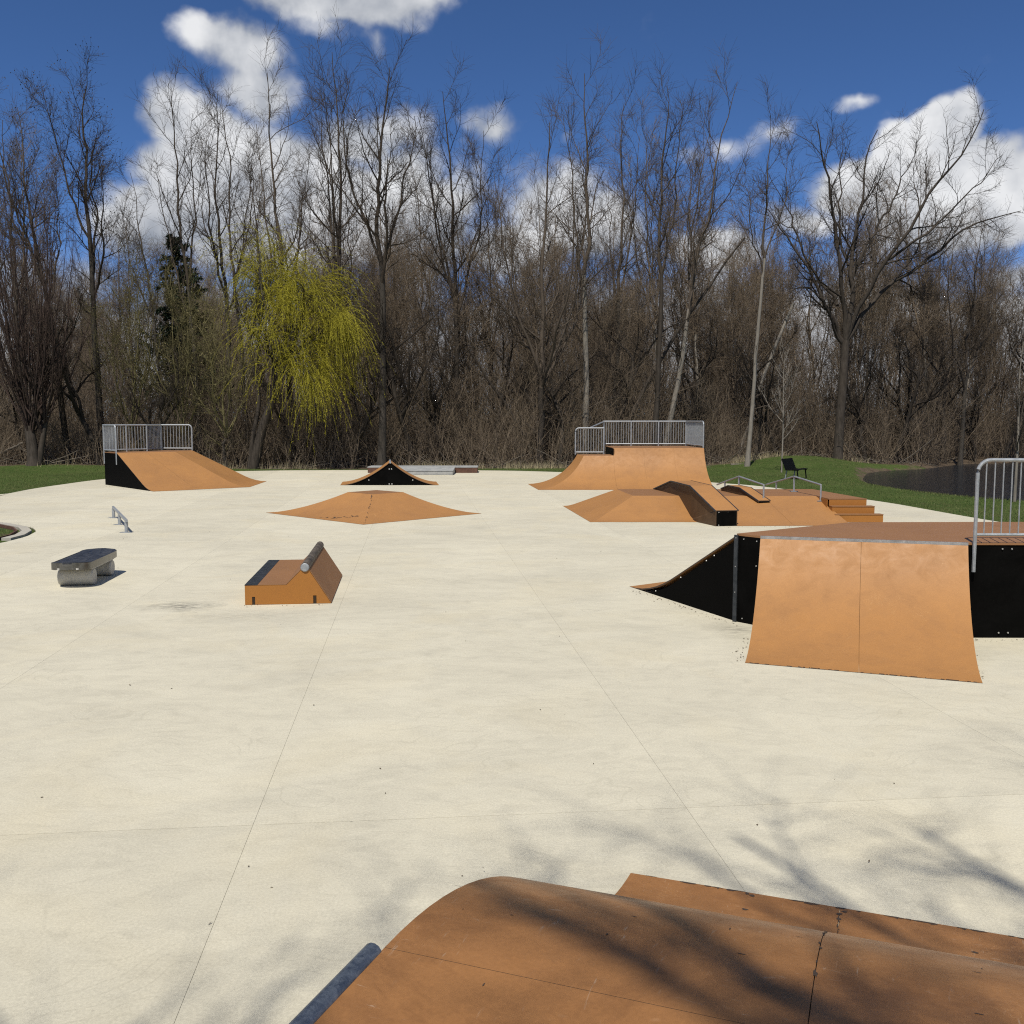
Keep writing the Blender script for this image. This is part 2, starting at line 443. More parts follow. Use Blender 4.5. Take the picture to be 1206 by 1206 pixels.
# ------------------------------------------------------------------ mesh helpers
def tag(o, label=None, cat=None, group=None, kind=None):
    if label: o['label'] = label
    if cat: o['category'] = cat
    if group: o['group'] = group
    if kind: o['kind'] = kind
    return o


def thing(name, label, cat, loc, group=None, rz=0.0):
    o = bpy.data.objects.new(name, None)
    C.objects.link(o)
    o.empty_display_size = .3
    o.location = loc
    o.rotation_euler = (0, 0, rz)
    return tag(o, label, cat, group)


def origin(parent):
    """accumulated offset of a parent (no rotation is used for parents built this way)"""
    v = Vector((0, 0, 0))
    while parent is not None:
        v += parent.location
        parent = parent.parent
    return v


class MB:
    def __init__(self):
        self.v, self.f = [], []
        self.side = []

    def add(self, vs, fs):
        b = len(self.v)
        self.v += [tuple(x) for x in vs]
        self.f += [tuple(b + i for i in q) for q in fs]
        return self

    def box(self, a, b):
        x0, y0, z0 = a
        x1, y1, z1 = b
        return self.add([(x0, y0, z0), (x1, y0, z0), (x1, y1, z0), (x0, y1, z0), (x0, y0, z1), (x1, y0, z1), (x1, y1, z1), (x0, y1, z1)],
                        [(3, 2, 1, 0), (4, 5, 6, 7), (0, 1, 5, 4), (1, 2, 6, 5), (2, 3, 7, 6), (3, 0, 4, 7)])

    def obox(self, a, b, w, h, up=(0, 0, 1)):
        """bar of section w x h from a to b"""
        a, b = Vector(a), Vector(b)
        dd = (b - a).normalized()
        s = dd.cross(Vector(up))
        if s.length < 1e-4:
            s = dd.cross(Vector((1, 0, 0)))
        s.normalize()
        u = s.cross(dd).normalized()
        vs = []
        for q in (a, b):
            for i, j in ((-1, -1), (1, -1), (1, 1), (-1, 1)):
                vs.append(q + s * (i * w / 2) + u * (j * h / 2))
        return self.add(vs, [(0, 1, 2, 3), (7, 6, 5, 4), (0, 4, 5, 1), (1, 5, 6, 2), (2, 6, 7, 3), (3, 7, 4, 0)])

    def tube(self, pts, r, n=8, cap=True):
        pts = [Vector(q) for q in pts]
        rr = r if isinstance(r, (list, tuple)) else [r] * len(pts)
        b = len(self.v)
        ref = Vector((0, 0, 1))
        for i, q in enumerate(pts):
            dd = (pts[min(i + 1, len(pts) - 1)] - pts[max(i - 1, 0)]).normalized()
            s = dd.cross(ref)
            if s.length < 1e-2:
                s = dd.cross(Vector((1, 0, 0)))
            s.normalize()
            u = s.cross(dd)
            for k in range(n):
                a = 2 * math.pi * k / n
                self.v.append(tuple(q + (s * math.cos(a) + u * math.sin(a)) * rr[i]))
        for i in range(len(pts) - 1):
            for k in range(n):
                k2 = (k + 1) % n
                self.f.append((b + i * n + k, b + i * n + k2, b + (i + 1) * n + k2, b + (i + 1) * n + k))
        if cap:
            self.f.append(tuple(b + k for k in range(n))[::-1])
            self.f.append(tuple(b + (len(pts) - 1) * n + k for k in range(n)))
        return self

    def prism(self, poly, z0, z1):
        """vertical prism over a 2D polygon (any winding)"""
        ar = sum(poly[i][0] * poly[(i + 1) % len(poly)][1] - poly[(i + 1) % len(poly)][0] * poly[i][1] for i in range(len(poly)))
        if ar < 0:
            poly = poly[::-1]
        n = len(poly)
        vs = [(x, y, z0) for x, y in poly] + [(x, y, z1) for x, y in poly]
        fs = [tuple(range(n - 1, -1, -1)), tuple(range(n, 2 * n))]
        fs += [(i, (i + 1) % n, n + (i + 1) % n, n + i) for i in range(n)]
        return self.add(vs, fs)

    def plate(self, outline, normal, th):
        """flat plate: 3D outline extruded along normal by th"""
        nv = Vector(normal).normalized() * th
        o = [Vector(q) for q in outline]
        n = len(o)
        vs = o + [q + nv for q in o]
        fs = [tuple(range(n - 1, -1, -1)), tuple(range(n, 2 * n))]
        fs += [(i, (i + 1) % n, n + (i + 1) % n, n + i) for i in range(n)]
        return self.add(vs, fs)

    def grid(self, rows, th):
        """sheet through rows of 3D points with thickness th below"""
        nr, nc = len(rows), len(rows[0])
        b = len(self.v)
        for dz in (0, -th):
            for r_ in rows:
                for q in r_:
                    self.v.append((q[0], q[1], q[2] + dz))
        o = nr * nc
        for i in range(nr - 1):
            for j in range(nc - 1):
                a_ = b + i * nc + j
                self.f.append((a_, a_ + nc, a_ + nc + 1, a_ + 1))
                self.f.append((o + a_, o + a_ + 1, o + a_ + nc + 1, o + a_ + nc))
        for i in range(nr - 1):
            for j in (0, nc - 1):
                a_ = b + i * nc + j
                q = (a_, o + a_, o + a_ + nc, a_ + nc)
                self.side.append(len(self.f))
                self.f.append(q if j == 0 else q[::-1])
        for j in range(nc - 1):
            for i in (0, nr - 1):
                a_ = b + i * nc + j
                q = (a_, a_ + 1, o + a_ + 1, o + a_)
                self.side.append(len(self.f))
                self.f.append(q if i == 0 else q[::-1])
        return self

    def build(self, name, mat, parent=None, smooth=False, bevel=0.0):
        off = origin(parent) if parent else Vector((0, 0, 0))
        me = bpy.data.meshes.new(name)
        me.from_pydata([(x - off.x, y - off.y, z - off.z) for x, y, z in self.v], [], self.f)
        me.materials.append(M[mat])
        if self.side and mat.startswith('ramp'):
            me.materials.append(M['edge'])
            for i in self.side:
                me.polygons[i].material_index = 1
        me.validate()
        if smooth:
            me.polygons.foreach_set('use_smooth', [True] * len(me.polygons))
            me.set_sharp_from_angle(angle=R(35))
        o = bpy.data.objects.new(name, me)
        C.objects.link(o)
        if parent:
            o.parent = parent
        if bevel:
            md = o.modifiers.new('bevel', 'BEVEL')
            md.width = bevel
            md.segments = 2
            md.limit_method = 'ANGLE'
        return o


def lerp2(a, b, t):
    return (a[0] + (b[0] - a[0]) * t, a[1] + (b[1] - a[1]) * t)


def arc_prof(L, h):
    """z at distance s from the toe, circular transition"""
    Rr = (L * L + h * h) / (2 * h)
    return lambda t: Rr - math.sqrt(max(Rr * Rr - (L * (1 - t)) ** 2, 0))


def bank_prof(h, k=.25):
    """straight bank with a curved toe over the lowest part k"""
    def f(t):
        s = 1 - t
        sl = 1.0 / (1 - k / 2)
        if s < k:
            return h * sl * s * s / (2 * k)
        return h * sl * (s - k / 2)
    return f


def pow_prof(h, pw):
    return lambda t: h * (1 - t) ** pw


def ramp_face(name, mat, parent, top, bot, prof, splits=1, n=14, th=.022, gap=.0013, lift=.006, nc=2):
    """riding surface lofted from the top edge (2 points) to the toe edge, laid as `splits` sheets"""
    out = []
    for k in range(splits):
        s0 = k / splits + (gap / 2 if k else 0)
        s1 = (k + 1) / splits - (gap / 2 if k < splits - 1 else 0)
        rows = []
        for i in range(n + 1):
            t = i / n
            row = []
            for j in range(nc):
                s = s0 + (s1 - s0) * j / (nc - 1)
                a, b = lerp2(top[0], top[1], s), lerp2(bot[0], bot[1], s)
                q = lerp2(a, b, t)
                row.append((q[0], q[1], prof(t) + lift))
            rows.append(row)
        out.append(MB().grid(rows, th).build(name, mat, parent, smooth=True))
    return out


def side_plate(name, mat, parent, top, bot, prof, th=.02, drop=.02, n=14, back=None, hback=None, inward=(0, 0)):
    """vertical side under a ramp edge from toe `bot` to `top` and, if given, on to the point `back` under the deck"""
    o = []
    for i in range(n, -1, -1):
        t = i / n
        q = lerp2(top, bot, t)
        z = max(prof(t) - drop, .003)
        o.append((q[0], q[1], z))
    if back:
        o.append((back[0], back[1], hback - drop))
        o.append((back[0], back[1], .003))
    else:
        o.append((top[0], top[1], .003))
    return MB().plate(o, (inward[0], inward[1], 0), th).build(name, mat, parent)


def wall_plate(name, mat, parent, a, b, z0, z1, th=.02, inward=(0, 1)):
    return MB().plate([(a[0], a[1], z0), (b[0], b[1], z0), (b[0], b[1], z1), (a[0], a[1], z1)], (inward[0], inward[1], 0), th).build(name, mat, parent)


def bolts(parent, pts, nrm, r=.012):
    nv = Vector(nrm).normalized()
    for q in pts:
        a = Vector(q)
        MB().tube([a - nv * .002, a + nv * .006], [r, r * .7], 6).build('bolt', 'bolt', parent)


def railing(parent, a, b, zdeck, h=1.07, spacing=.115, round_a=False, round_b=False, foot=0.0, pr=.022, br=.008, gap=.1, posts=(True, True), lean=0.0):
    """guard rail panel between two plan points: round posts, top and bottom bar, one object for each baluster"""
    a, b = Vector((a[0], a[1], 0)), Vector((b[0], b[1], 0))
    L = (b - a).length
    dd = (b - a) / L
    rail = bpy.data.objects.new('railing', None)
    C.objects.link(rail)
    rail.parent = parent
    rail.location = a + Vector((0, 0, zdeck)) - origin(parent)
    zt = zdeck + h
    rc = .16
    top = []

    def P(s, z):
        q = a + dd * s
        return (q.x, q.y, z)
    frame = []
    if round_a:
        frame += [P(0, zdeck - foot), P(0, zt - rc)] + [P(rc * (1 - math.cos(k * math.pi / 12)), zt - rc + rc * math.sin(k * math.pi / 12)) for k in range(1, 7)]
    else:
        frame += [P(0, zt)]
    if round_b:
        frame += [P(L - rc * (1 - math.cos(k * math.pi / 12)), zt - rc + rc * math.sin(k * math.pi / 12)) for k in range(6, 0, -1)] + [P(L, zt - rc), P(L, zdeck - foot)]
    else:
        frame += [P(L, zt)]
    MB().tube(frame, pr, 8).build('top_rail', 'galv', rail, True)
    MB().tube([P(0, zdeck + gap), P(L, zdeck + gap)], pr * .8, 6).build('bottom_rail', 'galv', rail, True)
    if posts[0] and not round_a:
        MB().tube([P(0, zdeck - foot), P(0, zt + pr)], pr, 8).build('post', 'galv', rail, True)
    if posts[1] and not round_b:
        MB().tube([P(L, zdeck - foot), P(L, zt + pr)], pr, 8).build('post', 'galv', rail, True)
    nb = max(2, int(round(L / spacing)))
    for i in range(1, nb):
        s = L * i / nb
        zz = zt
        if round_a and s < rc:
            zz = zt - rc + math.sqrt(max(rc * rc - (rc - s) ** 2, 0))
        if round_b and L - s < rc:
            zz = zt - rc + math.sqrt(max(rc * rc - (rc - (L - s)) ** 2, 0))
        MB().tube([P(s, zdeck + gap), P(s, zz)], br, 5, False).build('baluster', 'galv', rail, True)
    return rail


# ------------------------------------------------------------------ terrain and pond
POND = np.array([(20.8, 58), (18.5, 51), (17.2, 45.5), (17.2, 40.5), (17.8, 38.2), (18.6, 36), (20, 34.8), (26, 33), (36, 33), (46, 40), (50, 54), (46, 66), (38, 72), (32, 69.5), (26.5, 62.5), (22.5, 60)], float)
PADOUT = [(-60, 26.5), (-33, 29.6), (-19.2, 36.3), (-19.75, 40.3), (-19.7, 46.1), (-18.6, 50.6), (-16.5, 53.4), (-13, 54.8), (-7, 55.4), (0, 54.6), (4, 52.2), (6.5, 48.6),
          (9.0, 44.2), (10.4, 42.2), (11.9, 37.5), (12.9, 33.2), (13.3, 28.2), (14.2, 22), (15.5, 14), (16, 4), (16, -9), (-16, -9), (-16, 10), (-13.0, 18.0), (-11.7, 22.1),
          (-11.75, 23.5), (-12.05, 24.6), (-12.6, 25.5), (-13.7, 26.5), (-15.2, 27.3), (-25, 24.6), (-60, 18)]


def poly_sd(X, Y, poly):
    """signed distance (negative inside)"""
    poly = np.asarray(poly, float)
    dmin = np.full(X.shape, 1e9)
    inside = np.zeros(X.shape, bool)
    n = len(poly)
    for i in range(n):
        ax, ay = poly[i]
        bx, by = poly[(i + 1) % n]
        ex, ey = bx - ax, by - ay
        t = np.clip(((X - ax) * ex + (Y - ay) * ey) / (ex * ex + ey * ey), 0, 1)
        dmin = np.minimum(dmin, np.hypot(X - ax - t * ex, Y - ay - t * ey))
        cond = ((ay > Y) != (by > Y)) & (X < (bx - ax) * (Y - ay) / (by - ay + 1e-12) + ax)
        inside ^= cond
    return np.where(inside, -dmin, dmin)


def terrain(X, Y):
    X, Y = np.asarray(X, float), np.asarray(Y, float)
    sd = poly_sd(X, Y, POND)
    z = -.03 + .05 * np.sin(X * .31 + 1) * np.sin(Y * .27)
    pad = poly_sd(X, Y, PADOUT)
    z = np.where(pad < 2.0, -.035 + (z + .035) * np.clip(pad / 2.0, 0, 1), z)
    mound = .6 * np.exp(-((X - 18.5) / 3.4) ** 2 - ((Y - 62.0) / 5.0) ** 2) + .35 * np.exp(-((X + 27) / 6) ** 2 - ((Y - 56) / 3.0) ** 2)
    z = z + mound
    z = np.where(sd < 1.4, z - .36 * (1 - np.clip(sd / 1.4, 0, 1)) ** 1.4, z)
    z = np.where(sd < 0, z - .9 * np.clip(-sd / 2.5, 0, 1), z)
    return z


def axis(lo, hi, step, far):
    core = np.arange(lo, hi + .01, step)
    outl, s, q = [], step, lo
    while q > -far:
        s *= 1.35
        q -= s
        outl.append(q)
    outr, s, q = [], step, hi
    while q < far:
        s *= 1.35
        q += s
        outr.append(q)
    return np.concatenate([np.array(outl[::-1]), core, np.array(outr)])


def fast_mesh(name, V, F, mat, parent=None, smooth=False, quads=True):
    """V (n,3) array, F (m,k) array"""
    me = bpy.data.meshes.new(name)
    V = np.asarray(V, np.float32)
    F = np.asarray(F, np.int32)
    k = F.shape[1]
    me.vertices.add(len(V))
    me.vertices.foreach_set('co', V.ravel())
    me.loops.add(F.size)
    me.loops.foreach_set('vertex_index', F.ravel())
    me.polygons.add(len(F))
    me.polygons.foreach_set('loop_start', np.arange(0, F.size, k, dtype=np.int32))
    me.polygons.foreach_set('loop_total', np.full(len(F), k, np.int32))
    if smooth:
        me.polygons.foreach_set('use_smooth', np.ones(len(F), bool))
    me.update(calc_edges=True)
    me.materials.append(M[mat])
    o = bpy.data.objects.new(name, me)
    C.objects.link(o)
    if parent:
        o.parent = parent
    return o


xs = axis(-48, 58, .8, 2500)
ys = axis(-12, 84, .8, 2500)
GX, GY = np.meshgrid(xs, ys)
GZ = terrain(GX, GY)
nx, ny = len(xs), len(ys)
idx = np.arange(nx * ny).reshape(ny, nx)
F = np.stack([idx[:-1, :-1], idx[:-1, 1:], idx[1:, 1:], idx[1:, :-1]], -1).reshape(-1, 4)
ground = fast_mesh('ground', np.stack([GX, GY, GZ], -1).reshape(-1, 3), F, 'ground', smooth=True)
tag(ground, kind='structure')
# leaf litter: below the wood's edge line
WOODX = np.array([-200, -40, -30, -20, -8, 2, 9, 14, 18, 22, 27, 46, 70], float)
WOODY = np.array([54, 54, 55, 56.5, 57.0, 57.5, 58.5, 61.5, 64.5, 62.5, 63.5, 66, 50], float)
edge = np.interp(GX, WOODX, WOODY)
lit = np.clip((GY - edge) / 2.5 + .5, 0, 1)
bank = poly_sd(GX, GY, POND)
kd = np.min([np.hypot(GX - a + .5, GY - b + .4) for a, b in ((-12.2, 24.2), (-12.8, 25.3), (-13.8, 26.2), (-15.2, 27.0), (-12, 23.3))], axis=0)
lit = np.maximum(lit, np.clip(1.05 - kd / .6, 0, .7))
lit = np.maximum(lit, np.clip(1.1 - np.abs(bank + .3) / 1.2, 0, .62))
at = ground.data.attributes.new('litter', 'FLOAT', 'POINT')
at.data.foreach_set('value', lit.astype(np.float32).ravel())

wm = MB()
wm.add([(x, y, -.32) for x, y in [(14, 30), (100, 30), (100, 92), (14, 92)]], [(0, 1, 2, 3)])
tag(wm.build('pond_water', 'water'), kind='structure')

# ------------------------------------------------------------------ concrete pad, cut into slabs by its control joints
def clip_half(poly, px, py, nx_, ny_):
    out = []
    n = len(poly)
    for i in range(n):
        a, b = poly[i], poly[(i + 1) % n]
        da = (a[0] - px) * nx_ + (a[1] - py) * ny_
        db = (b[0] - px) * nx_ + (b[1] - py) * ny_
        if da >= 0:
            out.append(a)
        if (da >= 0) != (db >= 0):
            t = da / (da - db)
            out.append((a[0] + (b[0] - a[0]) * t, a[1] + (b[1] - a[1]) * t))
    return out


def smooth_outline(poly, keep):
    out = []
    n = len(poly)
    for i in range(n):
        a, b = poly[i], poly[(i + 1) % n]
        if i in keep:
            out.append(a)
        else:
            pr = poly[i - 1]
            for t in (0, .25, .5, .75, 1):
                s, e = lerp2(pr, a, .72), lerp2(a, b, .28)
                q1, q2 = lerp2(s, a, t), lerp2(a, e, t)
                out.append(lerp2(q1, q2, t))
    return out


PAD = smooth_outline(PADOUT, {0, 20, 21, 31})
pad_o = MB().prism(PAD, -.14, -.012).build('concrete_pad', 'joint')
tag(pad_o, kind='structure')
jd = Vector((-.1, 1.0)).normalized()       # lane joints
jc = Vector((jd.y, -jd.x))                 # across
P0 = Vector((-1.80, 6.55))
lanes = [-25, -18.6] + [-12.4 - .0, -9.4, -6.35, -3.2, 0.0, 3.08, 6.18, 9.25, 12.3, 15.4, 24]
rowsj = [-40, 0, 16.6, 33.2, 60]
lanes = [-64, -34.3, -31.2, -28.1, -25, -21.9, -18.8, -15.7, -12.6, -9.5, -6.35, -3.2, 0.0, 3.08, 6.18, 9.25, 12.3, 15.4, 30]
g2 = .0011
for i in range(len(lanes) - 1):
    for j in range(len(rowsj) - 1):
        pl = PAD
        for (s, ax, sg) in ((lanes[i] + g2, jc, 1), (lanes[i + 1] - g2, jc, -1), (rowsj[j] + g2 * 2.2, jd, 1), (rowsj[j + 1] - g2 * 2.2, jd, -1)):
            q = P0 + ax * s
            pl = clip_half(pl, q.x, q.y, ax.x * sg, ax.y * sg)
            if len(pl) < 3:
                break
        if len(pl) < 3:
            continue
        # drop repeated points
        pp = []
        for q in pl:
            if not pp or (q[0] - pp[-1][0]) ** 2 + (q[1] - pp[-1][1]) ** 2 > 1e-8:
                pp.append(q)
        if len(pp) < 3:
            continue
        MB().prism(pp, -.012, 0.0).build('slab', 'concrete', pad_o)
# raised concrete kerb round the grass point and the path beside it
kin = [(-11.95, 22.9), (-11.98, 23.6), (-12.25, 24.5), (-12.75, 25.3), (-13.75, 26.25), (-15.25, 27.05), (-25, 24.4)]
kb = MB()
rows = []
for i, (x, y) in enumerate(kin):
    pr, nx2 = kin[max(i - 1, 0)], kin[min(i + 1, len(kin) - 1)]
    dv = Vector((nx2[0] - pr[0], nx2[1] - pr[1])).normalized()
    nn = Vector((dv.y, -dv.x))
    rows.append([(x - nn.x * .11, y - nn.y * .11, .035), (x + nn.x * .11, y + nn.y * .11, .035)])
kb.grid(rows, .08)
eb = MB()
eb.grid([[(x - .20, y - .14, .05), (x - .17, y - .12, .05)] for x, y in kin], .08)
tag(eb.build('edging_strip', 'rust'), kind='structure')
tag(kb.build('kerb', 'path', smooth=False), kind='structure')
pt = MB().prism([(-11.95, 22.2), (-12.4, 22.95), (-26, 20.2), (-26, 18.6)], -.03, .012)
tag(pt.build('path', 'path'), kind='structure')

# ------------------------------------------------------------------ 1 near ramp under the photographer: deck, rounded roll-over, toe
UV_u = Vector((.352, .936)).normalized()
UV_v = Vector((UV_u.y, -UV_u.x))


def uv(u, v):
    q = UV_u * u + UV_v * v
    return (q.x, q.y)


t = thing('roll_in_ramp', 'scuffed brown rounded roll-in ramp with a steel pipe along its deck edge', 'skate ramp', (*uv(2.5, 1.0), 0))
U0, U1, U2, HD = 2.515, 4.2, 5.71, 1.2
V0, V1 = -1.36, 4.85


def roll(u):
    if u <= U0:
        return HD
    rr = 2.2
    if u <= U1:
        return HD - (u - U0) ** 2 / (2 * rr)
    z1 = HD - (U1 - U0) ** 2 / (2 * rr)
    m1 = -(U1 - U0) / rr
    L = U2 - U1
    s = (u - U1) / L
    # cubic from (z1, m1) to (0, small slope)
    m2 = -.04
    h00, h10, h01, h11 = 2 * s ** 3 - 3 * s * s + 1, s ** 3 - 2 * s * s + s, -2 * s ** 3 + 3 * s * s, s ** 3 - s * s
    return h00 * z1 + h10 * L * m1 + h11 * L * m2


vedges = [V0, -.128, 1.10, 2.33, 3.56, V1]
for k in range(5):
    va, vb = vedges[k] + (.0014 if k else 0), vedges[k + 1] - (.0014 if k < 4 else 0)
    for (ua, ub, n, nm, mt) in ((U0 + .001, U2, 30, 'curved_panel', 'ramp_near'), (1.28, U0 - .001, 1, 'deck_panel', 'ramp_near'), (-1.6, 1.275, 1, 'deck_panel', 'ramp_near')):
        rows = []
        for i in range(n + 1):
            u = ua + (ub - ua) * i / n
            rows.append([(*uv(u, va), roll(u) + .004), (*uv(u, vb), roll(u) + .004)])
        MB().grid(rows, .02).build(nm, mt, t, smooth=True)
for v, iw in ((V0 + .01, 1), (V1 - .01, -1)):
    o = [(*uv(-1.58, v), .003), (*uv(-1.58, v), HD - .02)]
    for i in range(31):
        u = U0 + (U2 - .05 - U0) * i / 30
        o.append((*uv(u, v), max(roll(u) - .02, .004)))
    o.append((*uv(U2 - .05, v), .003))
    MB().plate(o, (UV_v.x * iw, UV_v.y * iw, 0), .02).build('side_panel', 'black', t)
MB().plate([(*uv(-1.57, V0 + .03), .003), (*uv(-1.57, V1 - .03), .003), (*uv(-1.57, V1 - .03), HD - .02), (*uv(-1.57, V0 + .03), HD - .02)], (UV_u.x, UV_u.y, 0), .02).build('back_panel', 'black', t)
for k in range(1, 5):
    rows = []
    for i in range(31):
        u = U0 + (U2 - .02 - U0) * i / 30
        rows.append([(*uv(u, vedges[k] - .04), roll(u) - .0165), (*uv(u, vedges[k] + .04), roll(u) - .0165)])
    MB().grid(rows, .004).build('seam_batten', 'edge', t)
# chips knocked out of the sheet edges, showing the dark core
ch = MB()
rc_ = random.Random(5)


def chip(u, v, ru, rv):
    k = rc_.randint(5, 8)
    a0 = rc_.uniform(0, 6)
    vs = []
    for i in range(k):
        a = a0 + 2 * math.pi * i / k
        f = rc_.uniform(.5, 1.1)
        uu = min(u + math.cos(a) * ru * f, U2 - .0005)
        vs.append((*uv(uu, v + math.sin(a) * rv * f), roll(uu) + .0055))
    ch.add(vs, [tuple(range(k))[::-1]])


for i in range(46):
    chip(U2 - rc_.uniform(0, .012), rc_.uniform(V0 + .02, 2.6), rc_.uniform(.004, .022), rc_.uniform(.01, .07))
for i in range(40):
    chip(rc_.uniform(2.8, 5.6), -.128 + rc_.choice((-1, 1)) * rc_.uniform(.001, .006), rc_.uniform(.008, .04), rc_.uniform(.002, .008))
for (u, v) in ((5.62, -.128), (5.66, -.10), (5.55, -.13), (5.69, -.65), (5.67, -.62), (5.69, .9), (5.45, -.63), (5.4, .55)):
    chip(u, v, .02, .02)
for i in range(45):
    a_ = rc_.random() < .5
    chip(rc_.uniform(2.3, 5.5), rc_.gauss(-.1, .75), rc_.uniform(.002, .005) if a_ else rc_.uniform(.006, .02), rc_.uniform(.006, .02) if a_ else rc_.uniform(.002, .005))
tag(ch.build('chipped_spots', 'edge', t), kind='stuff')
pipe_pts = [(*uv(u, V0 - .026), HD - .004) for u in (-1.55, -.5, .6, 1.6, 2.49)]
MB().tube(pipe_pts, .031, 14).build('coping_pipe', 'pipe', t, True)

# ------------------------------------------------------------------ 2 big unit on the right: quarter pipe, deck, bank, rail
t = thing('quarter_pipe_platform', 'black sided platform with tan quarter pipe front and low bank on its far side', 'skate ramp', (5.0, 13.5, 0))
HQ = 1.23
A_, B_, C_, F_ = (3.12, 13.45), (3.37, 13.15), (5.84, 12.41), (5.2, 14.95)
D_, E_ = (11.6, 12.33), (11.6, 15.0)
qb0, qb1 = (2.70, 11.10), (5.03, 10.22)
prof = arc_prof(2.25, HQ)
ramp_face('curved_panel', 'ramp', t, (B_, C_), (qb0, qb1), prof, 2, 20)
side_plate('side_panel', 'black', t, (B_[0] + .02, B_[1] - .006), (qb0[0] + .03, qb0[1] + .03), prof, inward=(.95, -.28), drop=.03)
side_plate('side_panel', 'black', t, (C_[0] - .02, C_[1] + .006), (qb1[0] - .01, qb1[1] + .04), prof, inward=(-.95, .28), drop=.03)
MB().prism([A_, B_, C_, (7.2, 12.387), (7.2, 15.0), F_], HQ - .02, HQ + .008).build('deck_panel', 'ramp_deck', t)
MB().prism([(7.205, 12.387), D_, E_, (7.205, 15.0)], HQ - .02, HQ + .008).build('deck_panel', 'ramp_deck', t)
wall_plate('side_panel', 'black', t, A_, B_, .003, HQ - .021, .02, (.7, .7))
wall_plate('side_panel', 'black', t, (5.86, 12.42), (8.6, 12.385), .003, HQ - .021, .02, (0, 1))
wall_plate('side_panel', 'black', t, (8.605, 12.385), (D_[0], D_[1] + .01), .003, HQ - .021, .02, (0, 1))
wall_plate('side_panel', 'black', t, (F_[0], F_[1] - .01), (E_[0], E_[1] - .01), .003, HQ - .021, .02, (0, -1))
# steel nosing along the quarter's lip
dv = Vector((C_[0] - B_[0], C_[1] - B_[1])).normalized()
nv = Vector((dv.y, -dv.x))
MB().obox((B_[0] + nv.x * .012, B_[1] + nv.y * .012, HQ - .006), (C_[0] + nv.x * .012, C_[1] + nv.y * .012, HQ - .006), .022, .038).build('lip_edge', 'steel', t)
# corner angle post
MB().obox((A_[0] - .012, A_[1] - .018, .004), (A_[0] - .012, A_[1] - .018, HQ - .01), .055, .03, (.6, .8, 0)).build('corner_angle', 'charcoal', t)
qc = MB()
rq = random.Random(3)
for n_ in range(40):
    k_ = rq.random()
    q = lerp2(qb0, qb1, k_)
    w_ = rq.uniform(.01, .06)
    d_ = rq.uniform(.006, .03)
    e1 = lerp2(qb0, qb1, min(k_ + w_ / 2.5, 1))
    zz = prof(1 - d_ / 2.25) + .0085
    qc.add([(q[0], q[1], .0085), (e1[0], e1[1], .0085), (e1[0] + .3 * d_, e1[1] + .9 * d_ * rq.uniform(.4, 1), zz), (q[0] + .3 * d_, q[1] + .9 * d_, zz)], [(3, 2, 1, 0)])
tag(qc.build('chipped_edge', 'edge', t), kind='stuff')
# bank going down behind
bn, bf = (1.99, 16.31), (4.07, 17.81)
bp = bank_prof(HQ - .02, .45)
ramp_face('bank_panel', 'ramp', t, (A_, F_), (bn, bf), bp, 2, 14)
o = side_plate('bank_side_panel', 'black', t, (A_[0], A_[1] + .02), (bn[0] + .08, bn[1] - .2), bank_prof(HQ - .06, .42), inward=(.9, .3), drop=.03)
# bolts
sd = Vector((bn[0] - A_[0], bn[1] - A_[1])).normalized()
pts = []
for s in (.55, .75, 1.45, 2.2, 2.75):
    q = (A_[0] + sd.x * s - .004, A_[1] + sd.y * s - .004, bp(s / 3.1) - .075)
    pts.append(q)
bolts(t, pts, (-.93, -.36, 0))
bolts(t, [(lerp2(A_, B_, k)[0], lerp2(A_, B_, k)[1], z) for k, z in ((.3, 1.17), (.85, 1.16), (.85, .82), (.3, .06))], (-.7, -.7, 0))
bolts(t, [(x, 12.40, z) for x in (6.28, 6.40, 7.6, 7.72) for z in (1.16, .07)], (0, -1, 0))
bolts(t, [(A_[0] - .02, A_[1] - .03, z) for z in (1.18, .78, .42)], (-.75, -.66, 0), .009)
railing(t, (5.90, 12.36), (8.3, 12.34), HQ, 1.07, .108, round_a=True, foot=.36, pr=.024, br=.0085, gap=.12)
railing(t, (8.3, 12.34), (11.4, 12.32), HQ, 1.07, .108, round_b=True, foot=.2, pr=.024, br=.0085, gap=.12, posts=(False, True))

# ------------------------------------------------------------------ 3 grind box with pipe-topped wedge
t = thing('grind_box', 'small orange box with a peaked ridge capped by a worn pipe', 'skate box', (-3.5, 16.0, 0))
gd = Vector((-.11, 1.0)).normalized()
gx = Vector((gd.y, -gd.x))
O2 = Vector((-4.06, 14.66))


def gb(x, y, z):
    q = O2 + gx * x + gd * y
    return (q.x, q.y, z)


